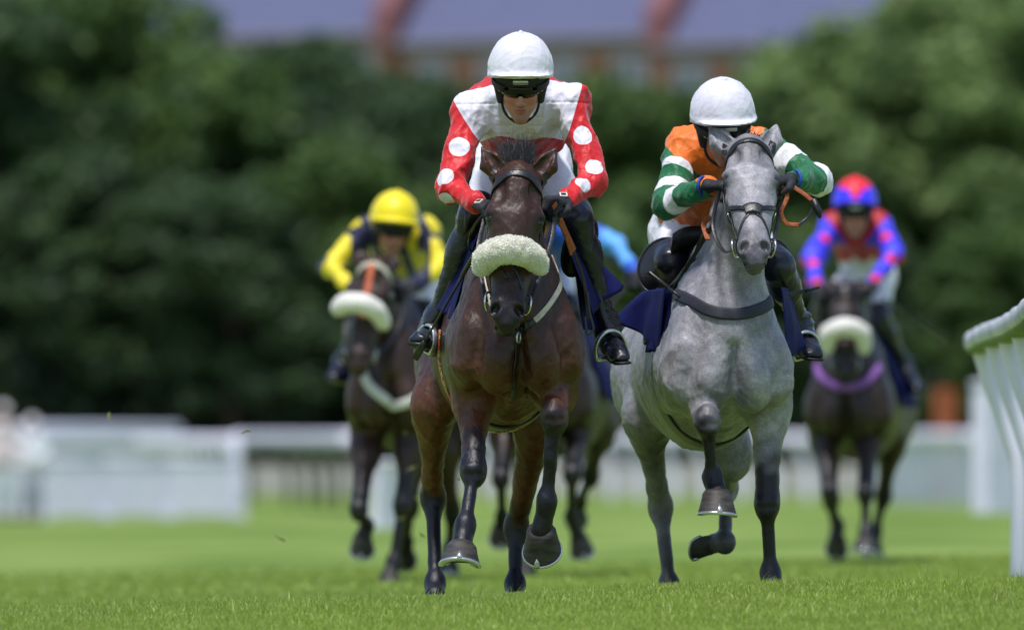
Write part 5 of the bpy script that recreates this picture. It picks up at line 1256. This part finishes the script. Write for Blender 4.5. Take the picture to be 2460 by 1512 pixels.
# ------------------------------------------------------------------ trees and undergrowth
def leaf_mat(name, c1, c2, gloss=.35):
    return mat(name, c1, .55, 0, .9, attr=None, col2=c2, detail=6, trans=.30, spec=gloss)
def leaf_cloud(centres, radii, count, size, seed, flat=.75):
    g = np.random.default_rng(seed); cen = np.asarray(centres, float); rad = np.asarray(radii, float); w = rad ** 2; w /= w.sum()
    i = g.choice(len(cen), count, p=w); d = g.normal(size=(count, 3)); d /= np.linalg.norm(d, axis=1)[:, None]
    rr = (1 - g.uniform(0, 1, count) ** 2.2 * .7); p = cen[i] + d * (rad[i] * rr)[:, None] * np.array([1, 1, flat]); p += g.normal(size=(count, 3)) * .06
    nrm = d * .8 + g.normal(size=(count, 3)) * .7 + np.array([0, 0, .35]); nrm /= np.linalg.norm(nrm, axis=1)[:, None]
    a = np.cross(nrm, g.normal(size=(count, 3))); a /= np.linalg.norm(a, axis=1)[:, None]; b = np.cross(nrm, a); s = (size * g.uniform(.55, 1.35, count))[:, None]
    V = np.stack([p - a * s, p + b * s * .5 - nrm * s * .1, p + a * s, p - b * s * .5 - nrm * s * .1], 1).reshape(-1, 3); return V, np.arange(count * 4).reshape(-1, 4)
def tree_mesh(seed, H_, R_, count, size, dense=70):
    g = np.random.default_rng(seed); cs, rs, limbs = [], [], []
    for i in range(dense):
        t = g.uniform(0, 1); a = g.uniform(0, 6.28); z = H_ * (.22 + .72 * t); rr = R_ * math.sqrt(max(.05, 1 - ((t - .38) / .68) ** 2)) * g.uniform(.25, 1.0)
        cs.append((rr * math.cos(a), rr * math.sin(a), z)); rs.append(R_ * g.uniform(.13, .30))
    cs.append((0, 0, H_ * .95)); rs.append(R_ * .26)
    V, Fc = leaf_cloud(cs, rs, count, size, seed + 1)
    bark = [tubeg(spline([(0, 0, -.3), (.1, 0, H_ * .3), (-.05, .05, H_ * .62), (0, 0, H_ * .85)], 12), np.linspace(.24, .05, 13 if False else len(spline([(0, 0, -.3), (.1, 0, H_ * .3), (-.05, .05, H_ * .62), (0, 0, H_ * .85)], 12))) * H_ / 9, 8)]
    for c in cs[::6]:
        p = spline([(0, 0, max(.5, c[2] * .55)), (c[0] * .5, c[1] * .5, c[2] * .75), c], 6); bark.append(tubeg(p, np.linspace(.09, .02, len(p)) * H_ / 9, 6))
    return (V, Fc), join(bark)
M_bark = mat("bark", (.06, .05, .035), .9, .3, 12, .6, 20)
LM = dict(dark=leaf_mat("dark_leaf", (.030, .062, .028), (.075, .135, .042)), mid=leaf_mat("mid_leaf", (.046, .095, .030), (.125, .215, .048)), light=leaf_mat("light_leaf", (.105, .175, .055), (.22, .32, .10)), hedge=leaf_mat("hedge_leaf", (.012, .026, .012), (.028, .050, .018)))
protos = []
for i, (sd_, H_, R_, cnt) in enumerate(((3, 9.0, 3.1, 15000), (14, 9.0, 3.6, 18000), (25, 9.0, 2.7, 13000))):
    protos.append(tree_mesh(sd_, H_, R_, cnt, .185))
first = {}
def tree(u, Y, top_v, kind, pi, label, wide=1.0, rot=0):
    x = X(u, Y); z = gzf(x, Y); top = CZ + (VH - top_v) * Y / F; s = (top - z) / 9.4; key = (kind, pi)
    if key not in first:
        (V, Fc), (bv, bf) = protos[pi]; root = empty("tree", (0, 0, 0), label, "tree", "trees behind the track")
        mesh_obj("crown", V, Fc, LM[kind], root, smooth=False); mesh_obj("trunk", bv, bf, M_bark, root); first[key] = root
    else: root = copy_tree(first[key]); root["label"] = label
    root.location = (x, Y, z); root.scale = (s * wide, s * wide, s); root.rotation_euler = (0, 0, rot); return root
TR = [(-60, 236, -60, 'dark', 0, 1.1, "dark green tree at the far left edge"), (90, 240, -150, 'mid', 1, 1.0, "tall green tree rising out of the frame left of the roofs"), (170, 244, -170, 'mid', 1, .95, "tall green tree closing the gap left of the roofs"), (300, 243, 10, 'mid', 2, .95, "rounded green tree just left of where the roofs begin"),
 (250, 233, 330, 'dark', 1, 1.2, "lower dark tree in front of the tall trees on the left"), (20, 232, 420, 'dark', 2, 1.3, "low dark tree in the corner above the pale jackets"), (500, 238, 85, 'mid', 0, 1.0, "bushy tree under the left end of the roofs"), (655, 240, 75, 'dark', 1, 1.0, "dark tree below the first slate roof"),
 (560, 231, 420, 'dark', 0, 1.3, "low dark tree behind the end of the white panels"), (770, 243, 45, 'dark', 2, 1.1, "dark pointed tree standing up against the slate roof"), (800, 233, 310, 'mid', 1, 1.1, "mid height green tree above the yellow cap"), (905, 240, 135, 'dark', 0, 1.0, "dark tree between the yellow cap and the brick parapet"),
 (1030, 238, 160, 'dark', 1, 1.0, "dark tree to the left of the red and white rider"), (1160, 241, 170, 'dark', 2, 1.1, "dark tree directly behind the red and white rider"), (1300, 240, 180, 'dark', 0, 1.1, "dark tree hidden mostly by the leading horse"), (1440, 238, 150, 'mid', 1, .95, "green tree between the two white caps"),
 (1570, 241, 175, 'mid', 0, 1.0, "green tree just left of the orange rider"), (1700, 239, 180, 'mid', 2, 1.2, "green tree behind the plain white cap"), (1830, 241, 165, 'mid', 1, 1.0, "green tree right of the plain white cap"), (1935, 240, 120, 'light', 0, 1.0, "pale green tree at the right end of the slate roofs"),
 (2060, 243, 20, 'light', 2, 1.15, "tall pale green tree above the red and blue cap"), (2200, 240, -70, 'light', 1, 1.0, "tallest pale green tree on the right"), (2370, 242, -100, 'light', 0, 1.1, "broad pale green tree near the right edge"), (2520, 238, -60, 'light', 2, 1.2, "pale green tree cut off by the right edge"),
 (2100, 232, 520, 'dark', 1, 1.2, "low dark tree behind the red and blue rider"), (1900, 231, 560, 'dark', 0, 1.3, "low dark tree right of the grey horse's ears"), (2330, 231, 600, 'mid', 2, 1.3, "low green tree above the near rail"), (2480, 232, 430, 'mid', 1, 1.1, "low green tree at the right edge"), (1500, 231, 520, 'mid', 2, 1.5, "low green tree in the gap between the leading riders"), (1080, 231, 560, 'dark', 1, 1.3, "low dark tree behind the yellow rider's shoulder")]
for i, (u, Y, tv, kd, pi, wd, lb) in enumerate(TR): tree(u, Y, tv, kd, pi, lb, wd, i * 1.3)
def bush_row():
    (V, Fc) = leaf_cloud([(a, b, c) for a, b, c in zip(np.random.default_rng(8).uniform(-1.5, 1.5, 16), np.random.default_rng(9).uniform(-.7, .7, 16), np.random.default_rng(10).uniform(.4, 2.0, 16))], [.75] * 16, 5200, .17, 77, 1.0)
    sb = join([tubeg(spline([(a * .2, 0, -.2), (a * .6, .1, .9), (a, .2, 1.9)], 6), .035, 6) for a in (-1.2, -.5, .2, .9)])
    names = ["at the far left", "above the parked car", "over the last white panel", "above the curved rail", "behind the dark horse on the left", "behind the leading bay", "between the leading horses", "behind the grey's shoulder", "behind the grey horse's hip", "right of the grey horse", "behind the horse with the lilac strap", "left of the orange board", "behind the white marker board", "at the right edge"]
    proto = None
    for i, q in enumerate(names):
        u = -40 + i * 196; Y = 231.5 + (i % 3) * .5; x = X(u, Y); lb = "dense dark bush under the trees " + q
        if proto is None:
            proto = empty("bush", (0, 0, 0), lb, "bush", "dark bushes under the trees"); mesh_obj("foliage", V, Fc, LM['hedge'], proto, smooth=False); mesh_obj("stems", *sb, M_bark, proto); r_ = proto
        else: r_ = copy_tree(proto); r_["label"] = lb
        r_.location = (x, Y, gzf(x, Y) - .1); r_.scale = (.95, .9, 1.25 + .25 * math.sin(i * 2.1)); r_.rotation_euler = (0, 0, .35 * math.sin(i * 1.7))
bush_row()
# the wood runs on beyond both sides of the picture
for sg in (-1, 1):
    gq = np.random.default_rng(60 + sg); cx = sg * gq.uniform(14.5, 75, 260); cy = gq.uniform(233, 247, 260); cr = gq.uniform(1.0, 2.2, 260); czz = np.array([gzf(a, b) for a, b in zip(cx, cy)]) + gq.uniform(.4, 8.5, 260)
    V, Fc = leaf_cloud(np.stack([cx, cy, czz], 1), cr, 42000, .30, 90 + sg, .9)
    tag(mesh_obj("woodland", V, Fc, LM['dark' if sg < 0 else 'mid'], None, smooth=False), "dark green wood running on beyond the picture's %s side" % ("left" if sg < 0 else "right"), "wood", kind="stuff")
# ------------------------------------------------------------------ the terrace on the hill
M_slate = mat("slate_roof", (.105, .115, .215), .8, .12, 2.5, .6, 8, stretch=(1, 1, 3))
M_brick = mat("red_brick", (.42, .17, .12), .9, .2, 6, .4, 30)
M_parapet = mat("brown_tile", (.22, .09, .10), .85, .2, 5)
M_render = mat("pale_render", (.30, .26, .31), .8, .1, 2)
M_frame = mat("white_window_frame", (.58, .54, .62), .5, .05)
M_glassw = mat("window_glass", (.16, .18, .24), .15, .2, .8, spec=.8)
def house(x, y, zb, yaw, w, label, eave=5.4, depth=9.0, rise=6.2, dishes=0):
    root = empty("terraced_house", (x, y, zb), label, "house", "houses on the hill"); c, s_ = math.cos(yaw), math.sin(yaw)
    W_ = lambda a, b, q: np.array([x + a * c - b * s_, y + a * s_ + b * c, zb + q]); Rm = np.array([[c, -s_, 0], [s_, c, 0], [0, 0, 1]])
    bx = lambda nm, ctr, sz, m, par=root: mesh_obj(nm, *box(W_(*ctr), sz, Rm), m, par, smooth=False)
    bx("wall", (w / 2, depth / 2, eave / 2 - 1), (w, depth, eave + 2), M_brick)
    o = .35; V = [W_(-.0, -o, eave - .1), W_(w, -o, eave - .1), W_(w, depth / 2, eave + rise), W_(0, depth / 2, eave + rise), W_(0, depth + o, eave - .1), W_(w, depth + o, eave - .1)]
    V += [v - np.array([0, 0, .22]) for v in V]
    rf = mesh_obj("roof", np.array(V), [(0, 1, 2, 3), (3, 2, 5, 4), (7, 6, 9, 8), (8, 9, 10, 11), (0, 6, 7, 1), (4, 5, 11, 10), (1, 7, 8, 2), (2, 8, 11, 5), (0, 3, 9, 6), (3, 4, 10, 9)], M_slate, root, smooth=False)
    for px in (w - .1,):        # raised party wall following the slope
        t = .62; V = [W_(px - .25, -o - .15, eave - .5), W_(px + .55, -o - .15, eave - .5), W_(px + .55, depth / 2, eave + rise + t), W_(px - .25, depth / 2, eave + rise + t), W_(px - .25, -o - .15, eave + t * .8), W_(px + .55, -o - .15, eave + t * .8), W_(px + .55, depth / 2, eave + rise - .3), W_(px - .25, depth / 2, eave + rise - .3)]
        mesh_obj("parapet", np.array(V), [(4, 5, 2, 3), (0, 1, 5, 4), (0, 4, 3, 7), (1, 6, 2, 5), (7, 3, 2, 6), (0, 7, 6, 1)], M_parapet, root, smooth=False)
    bx("gutter", (w / 2, -o - .05, eave - .16), (w - .3, .14, .14), M_render)
    bx("fascia", (w / 2, -.05, eave - .42), (w - .2, .08, .34), M_render)
    nwin = max(2, int(w / 1.95))
    for i in range(nwin):
        a = (i + .5) * w / nwin
        for q in (eave - 1.35, 1.4):
            f = bx("window", (a, -.04, q), (1.25, .10, 1.3), M_frame); 
            for sg in (-.29, .29): bx("pane", (a + sg, -.10, q), (.46, .03, 1.05), M_glassw, f)
    bx("door", (w * .12, -.05, 0.6), (.9, .1, 2.1), M_frame)
    ch = bx("chimney", (w * .5, depth / 2, eave + rise + .3), (1.1, .6, 1.6), M_brick, rf)
    for k_ in range(dishes):
        cc = W_(w * .42 + k_ * 1.15, 1.55, eave + 1.55 / (depth / 2) * rise + .5); pts = [cc + np.array([0, -.02 * j * j * .3, 0]) for j in range(4)]
        mesh_obj("roof_dish", *tubeg([cc + (0, .10, 0), cc + (0, .04, 0), cc, cc + (0, .005, 0), cc + (0, .05, 0)], [.02, .2, .30, .27, .02], 20), mat("pale_dish", (.55, .62, .78), .5), rf)
        mesh_obj("dish_arm", *tubeg([cc + (0, .08, 0), cc + (0, .1, -.5)], .03, 6), M_steel, rf)
    return root
HY = 322; yaw_h = R(-40)
def hx(u): return X(u, HY)
zb0 = CZ + (VH - 92) * HY / F - 5.4
wlen = lambda u0, u1: (hx(u1) - hx(u0)) / math.cos(yaw_h)
spans = [(330, 960, 0, 86), (960, 1590, 2, 92), (1590, 2150, 0, 98)]
hl = ["left terraced house with long slate roof ending in a dark brick parapet", "middle terraced house whose slate roof carries two pale round dishes", "right terraced house partly hidden by the pale green trees"]
yy = HY + 6
for (u0, u1, ds, ev), lb in zip(spans, hl):
    w = wlen(u0, u1); house(hx(u0) * yy / HY, yy, CZ + (VH - ev) * yy / F - 5.4, yaw_h, w, lb, dishes=ds); yy = yy + w * math.sin(yaw_h)
# small bits of turf thrown up by the hooves
CL = ["scrap of torn grass high against the dark trees at the far left", "curled scrap of grass against the trees above the curved rail", "scrap of turf on the dark horse's chest below the pale collar", "scrap of turf beside the leading bay's flank", "turf scrap above the small white wedge board", "turf scrap level with the bay's hock", "lowest turf scrap beside the wedge board", "pale turf scrap between the bay's hind leg and forearm", "turf scrap beside the bay's outer hock near the grass", "turf scrap under the bay's belly", "dark turf scrap over the open grass on the left", "dark clod on the turf under the grey horse"]
for i, (u, v, Y) in enumerate(((262, 1000, 50), (590, 1040, 49), (975, 1040, 56), (1010, 1065, 54), (985, 1125, 55), (1003, 1195, 56), (962, 1245, 57), (1102, 1148, 47), (1015, 1282, 50), (1238, 1078, 46), (672, 1292, 50), (1705, 1412, 48))):
    g = np.random.default_rng(i); c = P(u, v, Y); L = .012 + .018 * g.uniform(); V = c + g.normal(size=(8, 3)) * np.array([.25, .25, .5]) * L
    t = box((0, 0, 0), (1, 1, 1))[1]; d = unit(g.normal(size=3)); V, Fc = tubeg([c - d * L, c - d * L * .2 + g.normal(size=3) * .003, c + d * L], [.002, .006, .0015], 6)
    o = mesh_obj("turf_clod", V - c + c, Fc, mat("turf_clod", (.16, .17, .05), .9, .4, 60), None); tag(o, CL[i], "turf scrap", "scraps of turf in the air")
